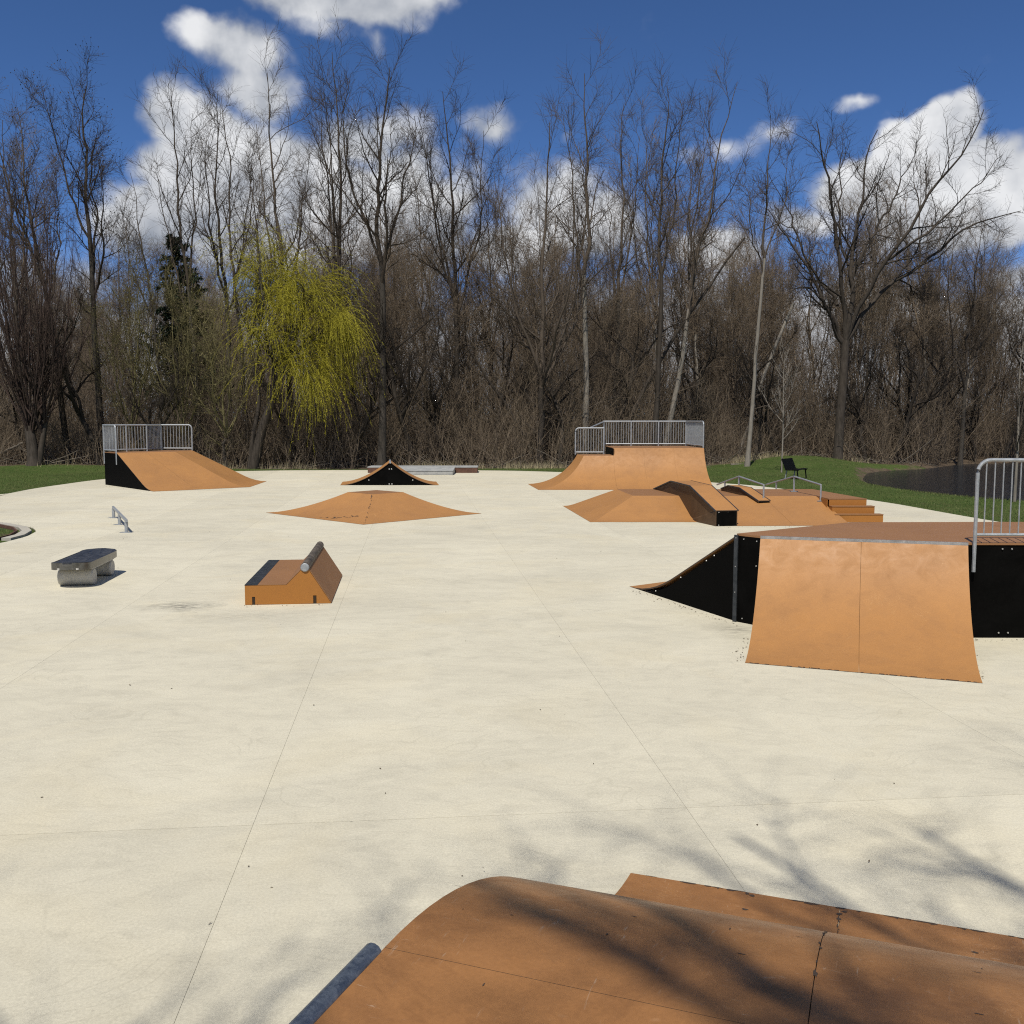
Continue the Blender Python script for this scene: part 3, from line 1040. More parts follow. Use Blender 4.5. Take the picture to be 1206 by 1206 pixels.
W, LB = 1.29, 2.68
prof2 = [(0, .003), (W, .003), (W - .355, .53), (W - .45, .53), (.60, .300), (0, .300)]
prof2 = [(0, .003), (W, .003), (.955, .535), (.855, .535), (.62, .300), (0, .300)]
inn = MB()
inn.plate([gb(x, .012, z) for x, z in prof2], (gd.x, gd.y, 0), LB - .024).build('body', 'ramp_paint', t)
front = [(.0, .004), (.105, .004), (.105, .125), (.15, .125), (.15, .004), (1.02, .004), (1.02, .13), (1.07, .13), (1.07, .004), (W, .004), (.955, .535), (.855, .535), (.62, .300), (0, .300)]
MB().plate([gb(x, 0, z) for x, z in front], (gd.x, gd.y, 0), .01).build('front_panel', 'ramp_paint', t)
MB().plate([gb(x, LB, z) for x, z in prof2], (-gd.x, -gd.y, 0), .01).build('back_panel', 'ramp_paint', t)
for x in (.1275, 1.045):
    MB().plate([gb(x - .022, .006, .004), gb(x + .022, .006, .004), gb(x + .022, .006, .123), gb(x - .022, .006, .123)], (gd.x, gd.y, 0), .003).build('lifting_slot', 'slot', t)


def strip(name, mat, pa, pb, th=.008):
    """sheet lying on the box between two profile points"""
    (x0, z0), (x1, z1) = pa, pb
    nz = Vector((-(z1 - z0), x1 - x0)).normalized()
    if nz.y < 0: nz = -nz
    o = [gb(x0, -.003, z0), gb(x1, -.003, z1), gb(x1, LB + .003, z1), gb(x0, LB + .003, z0)]
    o = [Vector(q) + Vector((gx.x * nz.x, gx.y * nz.x, nz.y)) * .002 for q in o]
    return MB().plate(o, (gx.x * nz.x, gx.y * nz.x, nz.y), th).build(name, mat, t)


strip('edge_strip', 'charcoal', (-.003, .300), (.19, .300), .009)
strip('top_panel', 'ramp_deck', (.193, .300), (.62, .300))
strip('inner_slope', 'ramp_deck', (.623, .304), (.85, .531))
strip('outer_slope', 'ramp_deck', (.962, .531), (1.288, .012))
pc = MB().tube([gb(.905, -.015, .565), gb(.905, LB + .015, .565)], .068, 16)
pc.build('ridge_pipe', 'wood_pipe', t, True)
MB().tube([gb(.905, -.016, .565), gb(.905, -.026, .565)], [.066, .055], 16).build('pipe_cap', 'galv', t)

# ------------------------------------------------------------------ 4 bench shaped like a skateboard on two rollers
t = thing('skateboard_bench', 'low bench shaped like a skateboard resting on two pale rollers', 'bench', (-7.35, 17.0, 0))
bd = Vector((-.105, 1.0)).normalized()
bx = Vector((bd.y, -bd.x))
BO = Vector((-7.37, 16.02))


def bb(x, y, z):
    q = BO + bx * x + bd * y
    return (q.x, q.y, z)


hw, LN = .315, 1.86
ring = []
for k in range(13):
    a = math.pi * k / 12
    ring.append((-hw * math.cos(a), .20 - .20 * math.sin(a)))
for k in range(13):
    a = math.pi * k / 12
    ring.append((hw * math.cos(a), LN - .20 + .20 * math.sin(a)))


def deckz(y):
    e = max(0, .38 - y) + max(0, y - (LN - .38))
    return .0 + e * .10


core, under, rim = MB(), MB(), MB()
n = len(ring)
topv = [bb(x * .97, LN / 2 + (y - LN / 2) * .985, .415 + deckz(y)) for x, y in ring]
ctr = len(topv)
# deck top built in cross rows so the kicked ends bend
rows = []
for i in range(25):
    y = LN * i / 24
    yy = min(max(y, .004), LN - .004)
    e = min(yy, LN - yy)
    w = hw if e > .20 else hw * math.sqrt(max(1 - ((.20 - e) / .20) ** 2, .02))
    rows.append([bb(x * w * .985, y, .416 + deckz(y)) for x in (-1, -.5, 0, .5, 1)])
MB().grid(rows, .03).build('deck', 'boarddeck', t, True)
rv = []
for (x, y) in ring:
    for (sc_, z) in ((1.0, .408), (1.0, .292), (.955, .292), (.955, .396)):
        rv.append(bb(x * sc_, LN / 2 + (y - LN / 2) * (1 - (1 - sc_) * .35), z + deckz(y)))
rf = []
for i in range(n):
    j = (i + 1) % n
    for k in range(4):
        k2 = (k + 1) % 4
        rf.append((i * 4 + k, i * 4 + k2, j * 4 + k2, j * 4 + k))
MB().add(rv, rf).build('rim', 'boardrim', t, True)
rows = []
for i in range(25):
    y = LN * i / 24
    yy = min(max(y, .03), LN - .03)
    e = min(yy, LN - yy)
    w = hw if e > .20 else hw * math.sqrt(max(1 - ((.20 - e) / .20) ** 2, .02))
    rows.append([bb(x * w * .95, .02 + y * .978, .318 + deckz(y)) for x in (-1, 0, 1)])
MB().grid(rows, .03).build('underside', 'boardunder', t, True)
for y in (.47, 1.50):
    MB().tube([bb(-.285, y, .146), bb(-.265, y, .146), bb(.265, y, .146), bb(.285, y, .146)], [.128, .144, .144, .128], 24).build('roller', 'wheel', t, True)

# ------------------------------------------------------------------ 5 flat rail
t = thing('grind_rail', 'short low grey steel rail on three posts beside the skateboard bench', 'grind rail', (-10.6, 26.2, 0))
ra, rb = Vector((-11.55, 28.15, 0)), Vector((-9.60, 24.2, 0))
MB().obox((ra.x, ra.y, .305), (rb.x, rb.y, .305), .055, .055).build('rail_bar', 'galv', t)
for k in (.035, .5, .965):
    q = ra.lerp(rb, k)
    po = MB().box((q.x - .035, q.y - .03, .008), (q.x + .035, q.y + .03, .277)).build('post', 'galv', t)
    MB().box((q.x - .15, q.y - .09, .001), (q.x + .15, q.y + .09, .008)).build('base_plate', 'galv', po)

# ------------------------------------------------------------------ 6 pyramid
t = thing('pyramid_ramp', 'low tan pyramid ramp with a flat top and flared corners', 'skate ramp', (-4.15, 29.4, 0))
bot = [(-4.0, 26.15), (-.92, 29.3), (-4.35, 32.75), (-7.48, 29.55)]
top = [(-4.11, 28.62), (-3.28, 29.43), (-4.22, 30.35), (-4.97, 29.43)]
HP = .63
for i in range(4):
    j = (i + 1) % 4
    ramp_face('sloped_panel', 'ramp', t, (top[i], top[j]), (bot[i], bot[j]), pow_prof(HP, 1.6), 1, 16)
MB().prism(top, HP - .02, HP + .008).build('top_panel', 'ramp_deck', t)
ck = MB()
rk = random.Random(9)
pp_ = pow_prof(HP, 1.6)
for n_ in range(34):
    tt = rk.random() ** .8
    q = lerp2(top[0], bot[0], tt)
    w_, l_ = rk.uniform(.004, .013), rk.uniform(.02, .07)
    x_, y_ = q[0] + rk.uniform(-.02, .02), q[1]
    t2 = min(tt + l_ / 2.5, 1)
    y2 = lerp2(top[0], bot[0], t2)[1]
    ck.add([(x_ - w_, y_, pp_(tt) + .012), (x_ + w_ * .7, y_, pp_(tt) + .012), (x_ + w_, y2, pp_(t2) + .012), (x_ - w_ * .5, y2, pp_(t2) + .012)], [(3, 2, 1, 0)])
for n_ in range(26):
    tt, ss = rk.uniform(.5, .95), rk.uniform(.1, .5)
    tt = .55 + ss * .8 + rk.uniform(-.04, .04)
    if tt > .97:
        continue
    a_, b_ = lerp2(top[0], top[3], ss), lerp2(bot[0], bot[3], ss)
    q = lerp2(a_, b_, tt)
    ck.add([(q[0] - .05, q[1], pp_(tt) + .012), (q[0] + .03, q[1] - .03, pp_(min(tt + .012, 1)) + .012), (q[0] + .06, q[1] + .01, pp_(tt) + .014)], [(0, 1, 2)])
tag(ck.build('cracked_spots', 'edge', t), kind='stuff')

# ------------------------------------------------------------------ 7 spine ramp
t = thing('spine_ramp', 'peaked spine ramp with a black curved gable end', 'skate ramp', (-5.3, 43.4, 0))
xp, hp, y0, y1 = -5.26, .98, 42.2, 44.64
sp = pow_prof(hp, 1.75)
sk = -.31
ramp_face('left_panel', 'ramp', t, ((xp - .03 + sk, y1), (xp - .03, y0)), ((-7.44 + sk, y1), (-7.44, y0)), sp, 1, 16)
ramp_face('right_panel', 'ramp', t, ((xp + .03, y0), (xp + .03 + sk, y1)), ((-3.16, y0), (-3.16 + sk, y1)), sp, 1, 16)
for y, iw in ((y0 + .03, 1), (y1 - .03, -1)):
    o = []
    for i in range(17):
        x = -7.0 + (xp + 7.0) * i / 16
        tt = (xp - x) / (xp + 7.44)
        o.append((x, y, max(sp(tt) - .025, .004)))
    for i in range(1, 17):
        x = xp + (-3.62 - xp) * i / 16
        tt = (x - xp) / (-3.16 - xp)
        o.append((x, y, max(sp(tt) - .025, .004)))
    o += [(-3.62, y, .003), (-7.0, y, .003)]
    o = [(q[0] + (sk if iw < 0 else 0), q[1], q[2]) for q in o]
    MB().plate(o, (0, iw, 0), .02).build('gable_panel', 'black', t)
MB().tube([(xp, y0 - .005, hp + .0), (xp + sk, y1 + .005, hp + .0)], .04, 10).build('coping_pipe', 'galv', t, True)
bolts(t, [(xp - .05, y0 + .028, .70), (xp + .05, y0 + .028, .70), (xp - .06, y0 + .028, .05), (xp + .06, y0 + .028, .05), (-4.3, y0 + .028, .22), (-6.2, y0 + .028, .22)], (0, -1, 0), .03)

# ------------------------------------------------------------------ 8 ledges at the back of the pad
t = thing('manual_pad', 'low rust brown manual pad with grey top at the back of the pad', 'skate ledge', (-4.7, 52.6, 0))
MB().prism([(-7.7, 52.1), (-1.86, 52.1), (-1.86, 53.6), (-7.7, 53.6)], .003, .285).build('body', 'rust', t)
MB().prism([(-7.72, 52.08), (-1.84, 52.08), (-1.84, 53.62), (-7.72, 53.62)], .287, .33).build('top_slab', 'greyledge', t)
t = thing('grey_wedge', 'low grey concrete wedge leaning on the rust brown manual pad', 'skate ledge', (-4.2, 51.0, 0))
MB().plate([(-6.1, 50.1, .003), (-6.1, 52.0, .003), (-6.1, 52.0, .32), (-6.1, 50.1, .20)], (1, 0, 0), 3.06).build('body', 'greyledge', t, bevel=.02)
MB().plate([(-6.12, 50.08, .203), (-6.12, 52.0, .323), (-6.12, 52.0, .345), (-6.12, 50.08, .225)], (1, 0, 0), 3.1).build('top_plate', 'greyledge', t)

# ------------------------------------------------------------------ 9 far left bank ramp with railings
t = thing('corner_bank_ramp', 'railed tan bank ramp with black side and angled right corner', 'skate ramp', (-16.0, 42.0, 0))
HL = 1.42
S_, HB, TP = (-14.13, 38.41), (-11.03, 40.96), (-11.3, 44.9)
T0, HT, RE, K1, K2, RL = (-16.75, 41.43), (-14.84, 43.05), (-14.72, 45.0), (-16.15, 45.1), (-16.34, 43.8), (-17.76, 42.58)
bp = bank_prof(HL, .3)
ramp_face('bank_panel', 'ramp', t, (T0, HT), (S_, HB), bp, 2, 14)
ramp_face('corner_panel', 'ramp', t, (HT, RE), (HB, TP), bp, 1, 14)
MB().prism([T0, HT, RE, K1, K2, RL], HL - .02, HL + .006).build('deck_panel', 'ramp_deck', t)
side_plate('side_panel', 'black', t, T0, (S_[0] - .06, S_[1] + .07), bank_prof(HL - .02, .3), back=RL, hback=HL, inward=(.75, .65), drop=.025)
wall_plate('back_panel', 'black', t, RL, K2, .003, HL - .025, .02, (.6, -.7))
wall_plate('back_panel', 'black', t, K2, K1, .003, HL - .025, .02, (1, 0))
wall_plate('back_panel', 'black', t, K1, RE, .003, HL - .025, .02, (0, -1))
side_plate('side_panel', 'black', t, RE, (TP[0] - .2, TP[1]), bank_prof(HL - .02, .3), inward=(0, -1), drop=.025)
hr = 1.17
fr = lerp2(RL, T0, .97)
railing(t, RL, fr, HL, hr, .12, round_b=True, foot=.5, pr=.035, br=.014)
mid1 = lerp2(RL, K2, .52)
railing(t, RL, mid1, HL, hr, .12, pr=.035, br=.014, posts=(False, True))
railing(t, mid1, K2, HL, hr, .12, pr=.035, br=.014, posts=(False, True))
railing(t, K2, K1, HL, hr, .12, pr=.035, br=.014, posts=(False, True))
railing(t, K1, (RE[0], RE[1] + .02), HL, hr, .14, pr=.035, br=.014, round_b=True, posts=(False, True))
bolts(t, [(-16.3, 40.92, .62), (-15.6, 40.15, .62)], (-.76, -.65, 0), .03)

# ------------------------------------------------------------------ 10 far quarter pipe with stepped deck and railings
t = thing('stepped_quarter_pipe', 'wide tan quarter pipe with stepped railed decks and a flared left corner', 'skate ramp', (5.5, 42.0, 0))
HH, HLO, LQ = 1.62, 1.30, 2.30
RQ = (LQ * LQ + HH * HH) / (2 * HH)
yb = 39.35
sl = math.sqrt(RQ * RQ - (RQ - HLO) ** 2)
yl, yh_ = yb + sl, yb + LQ


def qprof(L):
    return lambda t_: RQ - math.sqrt(max(RQ * RQ - (L * (1 - t_)) ** 2, 0))


xs_, xl, xr = 4.32, 3.05, 8.22
ramp_face('curved_panel', 'ramp', t, ((xs_, yh_), (xr - .05, yh_)), ((xs_ - .03, yb), (xr + .08, yb)), qprof(LQ), 3, 18, gap=.0006)
ramp_face('curved_panel', 'ramp', t, ((xl, yl), (xs_ - .005, yl)), ((1.06, yb), (xs_ - .035, yb)), qprof(sl), 1, 18)
ramp_face('corner_panel', 'ramp', t, ((2.88, 43.15), (xl, yl)), ((.70, 43.05), (1.06, yb)), qprof(sl), 1, 18)
MB().prism([(xs_, yh_), (xr - .05, yh_), (xr - .12, 45.15), (xs_, 45.15)], HH - .02, HH + .008).build('deck_panel', 'ramp_deck', t)
MB().prism([(xl, yl), (xs_ - .004, yl), (xs_ - .004, 43.25), (2.88, 43.25)], HLO - .02, HLO + .008).build('deck_panel', 'ramp_deck', t)
wall_plate('step_panel', 'black', t, (xs_ + .002, yl + .02), (xs_ + .002, 45.1), .003, HH - .021, .02, (1, 0))
wall_plate('back_panel', 'black', t, (xs_ + .03, 45.12), (xr - .14, 45.12), .003, HH - .021, .02, (0, -1))
wall_plate('back_panel', 'black', t, (2.9, 43.23), (xs_ - .01, 43.23), .003, HLO - .021, .02, (0, -1))
side_plate('side_panel', 'black', t, (xr - .07, yh_), (xr + .04, yb + .1), qprof(LQ), back=(xr - .14, 45.1), hback=HH, inward=(-1, 0), drop=.025)
railing(t, (2.80, 43.15), (4.05, 43.15), HLO, 1.16, .115, round_a=True, pr=.033, br=.013)
p1 = [(4.22, 45.05), (5.48, 45.05), (6.74, 45.05), (8.0, 45.05)]
for i in range(3):
    railing(t, p1[i], p1[i + 1], HH, 1.13, .115, pr=.035, br=.013, posts=(i == 0, True))
railing(t, p1[3], (xr - .06, yh_ + .1), HH, 1.13, .13, pr=.033, br=.013, round_b=True, posts=(False, True))
MB().tube([(3.42, 43.3, 2.46), (4.22, 45.05, 2.74)], .03, 6).build('brace_rail', 'galv', t, True)
MB().tube([(4.05, 43.3, 2.46), (4.22, 45.05, 2.5)], .03, 6).build('brace_rail', 'galv', t, True)

# ------------------------------------------------------------------ 11 fun box: banks, deck, stairs, kinked ledges, handrails
t = thing('fun_box', 'tan fun box of low banks and deck with stairs, kinked ledges and handrails', 'skate ramp', (6.0, 29.0, 0))
HF = .60
# left wing
ramp_face('bank_panel', 'ramp', t, ((3.53, 28.45), (5.0, 28.45)), ((2.16, 26.81), (5.30, 26.81)), bank_prof(HF, .2), 1, 10)
ramp_face('bank_panel', 'ramp', t, ((3.35, 31.2), (3.53, 28.45)), ((1.67, 31.9), (2.16, 26.81)), bank_prof(HF, .2), 1, 10)
MB().prism([(3.53, 28.45), (5.0, 28.45), (4.8, 31.2), (3.35, 31.2)], HF - .02, HF + .006).build('deck_panel', 'ramp_deck', t)
# main front bank and deck
ramp_face('bank_panel', 'ramp', t, ((5.75, 28.35), (8.85, 28.35)), ((6.0, 25.80), (9.12, 25.92)), bank_prof(HF, .15), 2, 10)
MB().prism([(4.95, 28.35), (8.86, 28.35), (8.9, 27.36), (9.98, 27.36), (9.62, 31.2), (4.75, 31.2)], HF - .02, HF + .0065).build('deck_panel', 'ramp_deck', t)
ramp_face('bank_panel', 'ramp', t, ((9.6, 31.2), (3.4, 31.2)), ((9.5, 33.7), (3.3, 33.2)), bank_prof(HF, .2), 3, 8)
side_plate('side_panel', 'brown', t, (8.82, 28.33), (9.05, 26.05), bank_prof(HF - .01, .15), inward=(-1, 0), drop=.03)
wall_plate('side_panel', 'ramp_paint', t, (9.96, 27.37), (9.61, 31.18), .003, HF - .021, .02, (-1, 0))
wall_plate('side_panel', 'ramp_paint', t, (8.885, 27.40), (8.885, 28.34), .003, HF - .022, .02, (-1, 0))
# stairs
st = [(26.81, .2, 10.24), (27.09, .4, 10.10), (27.365, .6, 9.97)]
for i, (y, z, x1) in enumerate(st):
    MB().box((8.92, y, .003 if i == 0 else st[i - 1][1] + .001), (x1, y + (.28 if i < 2 else .03), z - (.022 if i == 2 else 0))).build('stair_riser', 'ramp_paint', t)
    if i < 2:
        MB().box((8.915, y - .012, z + .001), (x1 + .006, y + .273, z + .018)).build('stair_tread', 'ramp_deck', t)
for i, (y, z, x1) in enumerate(st[:2]):
    MB().box((8.93, y + .285, .003), (x1 - .02, 28.2, z - .02)).build('stair_body', 'brown', t)


def kinked_ledge(pts, w, base, names, over=.02):
    """ledge along plan/height points, width w to the right of the axis; base gives the lower edge"""
    a, b = Vector(pts[0][:2]), Vector(pts[-1][:2])
    dd = (b - a).normalized()
    nn = Vector((dd.y, -dd.x)) * w
    if nn.x < 0: nn = -nn
    led = bpy.data.objects.new('grind_ledge', None)
    C.objects.link(led)
    led.parent = t
    led.location = Vector((a.x, a.y, 0)) - origin(t)
    low = [(x, y, z) for (x, y, z) in base]
    for off, iw in ((0, 1), (1, -1)):
        o = [(x + nn.x * off, y + nn.y * off, z) for (x, y, z) in pts] + [(x + nn.x * off, y + nn.y * off, z) for (x, y, z) in low[::-1]]
        MB().plate(o, (nn.x * iw, nn.y * iw, 0), .02).build('side_panel', names[0], led)
    for i in range(len(pts) - 1):
        rows = []
        for q in (pts[i], pts[i + 1]):
            rows.append([(q[0] - nn.x * .03, q[1] - nn.y * .03, q[2] + .024), (q[0] + nn.x * 1.03, q[1] + nn.y * 1.03, q[2] + .024)])
        MB().grid(rows, .022).build('top_panel', names[1], led)
        for off in (-.035, 1.035):
            MB().obox((pts[i][0] + nn.x * off, pts[i][1] + nn.y * off, pts[i][2] + .012), (pts[i + 1][0] + nn.x * off, pts[i + 1][1] + nn.y * off, pts[i + 1][2] + .012), .03, .035).build('edge_angle', 'charcoal', led)
    for e, lo in ((pts[0], low[0]), (pts[-1], low[-1])):
        q = [(e[0] + nn.x * .03, e[1] + nn.y * .03, lo[2]), (e[0] + nn.x * .97, e[1] + nn.y * .97, lo[2]), (e[0] + nn.x * .97, e[1] + nn.y * .97, e[2]), (e[0] + nn.x * .03, e[1] + nn.y * .03, e[2])]
        sgn = 1 if e is pts[0] else -1
        MB().plate(q, (dd.x * sgn, dd.y * sgn, 0), .015).build('end_panel', 'black', led)
    return led


kl = kinked_ledge([(5.40, 25.75, .40), (4.99, 27.25, .96), (4.78, 29.25, .97), (4.55, 31.2, .60)], .60,
                  [(5.40, 25.75, .003), (4.99, 27.25, .003), (4.78, 29.25, .003), (4.55, 31.2, .003)], ('brown', 'ramp'))
bolts(kl, [(5.45 + .1 * k, 25.74 + .025 * k, z) for k in (.3, 2.8, 5.2) for z in (.37, .03)], (-.2, -1, 0), .016)
kinked_ledge([(7.02, 27.72, .50), (6.72, 28.75, .80), (6.62, 29.8, .80), (6.55, 30.5, .66)], .34, [(7.02, 27.72, .46), (6.72, 28.75, .60), (6.62, 29.8, .60), (6.55, 30.5, .60)], ('brown', 'ramp'))


def handrail(pts, posts):
    hr_ = bpy.data.objects.new('handrail', None)
    C.objects.link(hr_)
    hr_.parent = t
    hr_.location = Vector((pts[0][0], pts[0][1], 0)) - origin(t)
    MB().tube(pts, .028, 8).build('rail_bar', 'galv', hr_, True)
    for (x, y, zb, zt) in posts:
        po = MB().tube([(x, y, zb), (x, y, zt)], .027, 8).build('post', 'galv', hr_, True)
        MB().box((x - .11, y - .09, zb - .004), (x + .11, y + .09, zb + .012)).build('base_plate', 'galv', po)


handrail([(7.22, 27.95, .955), (6.98, 30.0, 1.08), (6.86, 32.6, .66)], [(7.22, 27.95, .48, .955), (6.98, 30.0, .62, 1.07), (6.90, 31.6, .53, .82)])
handrail([(8.86, 27.95, .955), (8.68, 30.0, 1.08), (8.50, 32.6, .66)], [(8.86, 27.95, .49, .955), (8.68, 30.0, .62, 1.07), (8.57, 31.6, .53, .82)])

# ------------------------------------------------------------------ 12 black park bench on the grass
t = thing('park_bench', 'black metal park bench on the grass by the pond', 'bench', (13.8, 47.5, 0))
ang = R(-35)
ca, sa = math.cos(ang), math.sin(ang)
zb0 = float(terrain(13.8, 47.5))


def pb(x, y, z):
    return (13.8 + x * ca - y * sa, 47.5 + x * sa + y * ca, z + zb0)


# bench faces +x (towards the pond): seat depth in x, length in y
for i in range(7):
    x = -.20 + i * .085
    MB().obox(pb(x, -.75, .47 - .02 * math.sin(i)), pb(x, .75, .47 - .02 * math.sin(i)), .084, .03).build('seat_slat', 'blackbench', t)
for i in range(6):
    z = .52 + i * .085
    x = -.26 - i * .035
    MB().obox(pb(x, -.75, z), pb(x, .75, z), .03, .086).build('back_slat', 'blackbench', t)
for y in (-.6, .6):
    MB().obox(pb(-.30, y, -.02), pb(-.22, y, .46), .05, .05).build('leg', 'galv', t)
    MB().obox(pb(.34, y, -.02), pb(.28, y, .46), .05, .05).build('leg', 'blackbench', t)
    MB().obox(pb(-.22, y, .445), pb(.36, y, .445), .05, .03).build('seat_support', 'blackbench', t)
    MB().obox(pb(-.25, y, .44), pb(-.47, y, 1.0), .04, .04).build('back_support', 'blackbench', t)

# ================================================================== vegetation
def norm(v):
    return v / np.maximum(np.linalg.norm(v, axis=-1, keepdims=True), 1e-9)


def polylines(rg, p, dr, L, K, wander, up):
    """grow N polylines of K points; up>0 bends towards the sky, up<0 droops"""
    N = len(p)
    P = np.zeros((N, K, 3))
    P[:, 0] = p
    dcur = norm(dr)
    step = (L / (K - 1))[:, None]
    upv = np.array([0, 0, 1.0])
    for k in range(1, K):
        dcur = norm(dcur + rg.normal(0, wander, (N, 3)) + upv * up)
        P[:, k] = P[:, k - 1] + dcur * step
    return P


def spawn(rg, PP, RR, m, t0, t1, ang, Lmul, K, wander, up, rfrac, rmin, rend=.35, taper=.5, lens=None):
    """m children on every parent polyline"""
    N, Kp, _ = PP.shape
    t = (np.arange(m)[None, :] + rg.random((N, m))) / m
    t = t0 + (t1 - t0) * t
    f = t * (Kp - 1)
    i = np.clip(f.astype(int), 0, Kp - 2)
    w = (f - i)[..., None]
    rows = np.arange(N)[:, None]
    a, b = PP[rows, i], PP[rows, i + 1]
    pos = (a * (1 - w) + b * w).reshape(-1, 3)
    tan = norm(b - a).reshape(-1, 3)
    rad = (RR[rows, i] * (1 - w[..., 0]) + RR[rows, i + 1] * w[..., 0]).reshape(-1)
    plen = np.linalg.norm(np.diff(PP, axis=1), axis=2).sum(1)
    n = len(pos)
    rnd = norm(rg.normal(0, 1, (n, 3)))
    perp = norm(np.cross(tan, rnd))
    an = rg.uniform(ang[0], ang[1], n)[:, None]
    dr = tan * np.cos(an) + perp * np.sin(an)
    if lens is None:
        L = (plen[:, None] * Lmul * rg.uniform(.6, 1.25, (N, m)) * (1 - taper * (t - t0) / max(t1 - t0, 1e-6))).reshape(-1)
    else:
        L = rg.uniform(lens[0], lens[1], n)
    r0 = np.maximum(rad * rfrac, rmin)
    P = polylines(rg, pos, dr, L, K, wander, up)
    prof = np.linspace(1, rend, K)[None, :]
    return P, np.maximum(r0[:, None] * prof, rmin * .6)


class Tubes:
    def __init__(self):
        self.V, self.F, self.n = [], [], 0

    def add(self, P, Rd, sides):
        N, K, _ = P.shape
        if N == 0:
            return
        tan = np.empty_like(P)
        tan[:, 1:-1] = P[:, 2:] - P[:, :-2]
        tan[:, 0] = P[:, 1] - P[:, 0]
        tan[:, -1] = P[:, -1] - P[:, -2]
        tan = norm(tan)
        ref = np.where(np.abs(tan[:, :1, 2:3]) > .9, np.array([1.0, 0, 0]), np.array([0, 0, 1.0]))
        s = norm(np.cross(tan, np.broadcast_to(ref, tan.shape)))
        u = np.cross(s, tan)
        a = np.arange(sides) * 2 * math.pi / sides
        ring = P[:, :, None, :] + (s[:, :, None, :] * np.cos(a)[:, None] + u[:, :, None, :] * np.sin(a)[:, None]) * Rd[:, :, None, None]
        base = self.n + (np.arange(N) * K * sides)[:, None, None]
        k = np.arange(K - 1)[None, :, None] * sides
        j = np.arange(sides)[None, None, :]
        j2 = (j + 1) % sides
        q = np.stack(np.broadcast_arrays(base + k + j, base + k + j2, base + k + sides + j2, base + k + sides + j), -1).reshape(-1, 4)
        self.V.append(ring.reshape(-1, 3))
        self.F.append(q)
        self.n += N * K * sides

    def flakes(self, pos, dirs, ln, wd, rg):
        """little diamond leaves / buds / needles"""
        n = len(pos)
        side = norm(np.cross(dirs, norm(rg.normal(0, 1, (n, 3))))) * (np.broadcast_to(wd, (n,))[:, None] / 2)
        tip = dirs * np.broadcast_to(ln, (n,))[:, None]
        V = np.stack([pos, pos + tip * .5 + side, pos + tip, pos + tip * .5 - side], 1)
        F_ = self.n + np.arange(n)[:, None] * 4 + np.arange(4)[None, :]
        self.V.append(V.reshape(-1, 3))
        self.F.append(F_)
        self.n += n * 4

    def obj(self, name, mat, parent=None, smooth=True):
        return fast_mesh(name, np.concatenate(self.V), np.concatenate(self.F), mat, parent, smooth)


def resample(pts, K):
    pts = np.asarray(pts, float)
    d_ = np.concatenate([[0], np.cumsum(np.linalg.norm(np.diff(pts, axis=0), axis=1))])
    s = np.linspace(0, d_[-1], K)
    out = np.stack([np.interp(s, d_, pts[:, i]) for i in range(3)], -1)
    # soften the corners
    for _ in range(2):
        out[1:-1] = (out[:-2] + 2 * out[1:-1] + out[2:]) / 4
    return out


def branch_out(rg, tb, stems, srad, dens=1.0, limb=(.22, .45), limb_ang=(.45, .95), up=.10, m=(11, 7, 6), twig=(.45, 1.2), buds=0, budtb=None, t0=.12, rmin=.006):
    L1, R1 = spawn(rg, stems, srad, max(3, int(m[0] * dens)), t0, .98, limb_ang, limb[0] + .12, 8, .13, up, .55, .016, .3, .45)
    tb.add(L1, R1, 5)
    L2, R2 = spawn(rg, L1, R1, max(2, int(m[1] * dens)), .15, 1.0, (.45, .95), .42, 5, .16, up * .9, .58, .010, .45, .35)
    tb.add(L2, R2, 4)
    L3, R3 = spawn(rg, L2, R2, m[2], .12, 1.0, (.4, 1.0), .5, 3, .2, up * .7, .7, rmin, .4, .2, lens=twig)
    tb.add(L3, R3, 3)
    # fine shoots straight off the limbs
    L4, R4 = spawn(rg, L1, R1, 5, .2, 1.0, (.5, 1.1), .2, 3, .2, up, .3, rmin, .4, .2, lens=(twig[0], twig[1] * 1.2))
    tb.add(L4, R4, 3)
    if buds:
        e = np.concatenate([L3[:, -1], L3[:, 1], L4[:, -1]])
        k = rg.random(len(e)) < buds
        e = e[k]
        (budtb or tb).flakes(e, norm(rg.normal(0, 1, (len(e), 3)) + [0, 0, .6]), rg.uniform(.06, .14, len(e)), .06, rg)


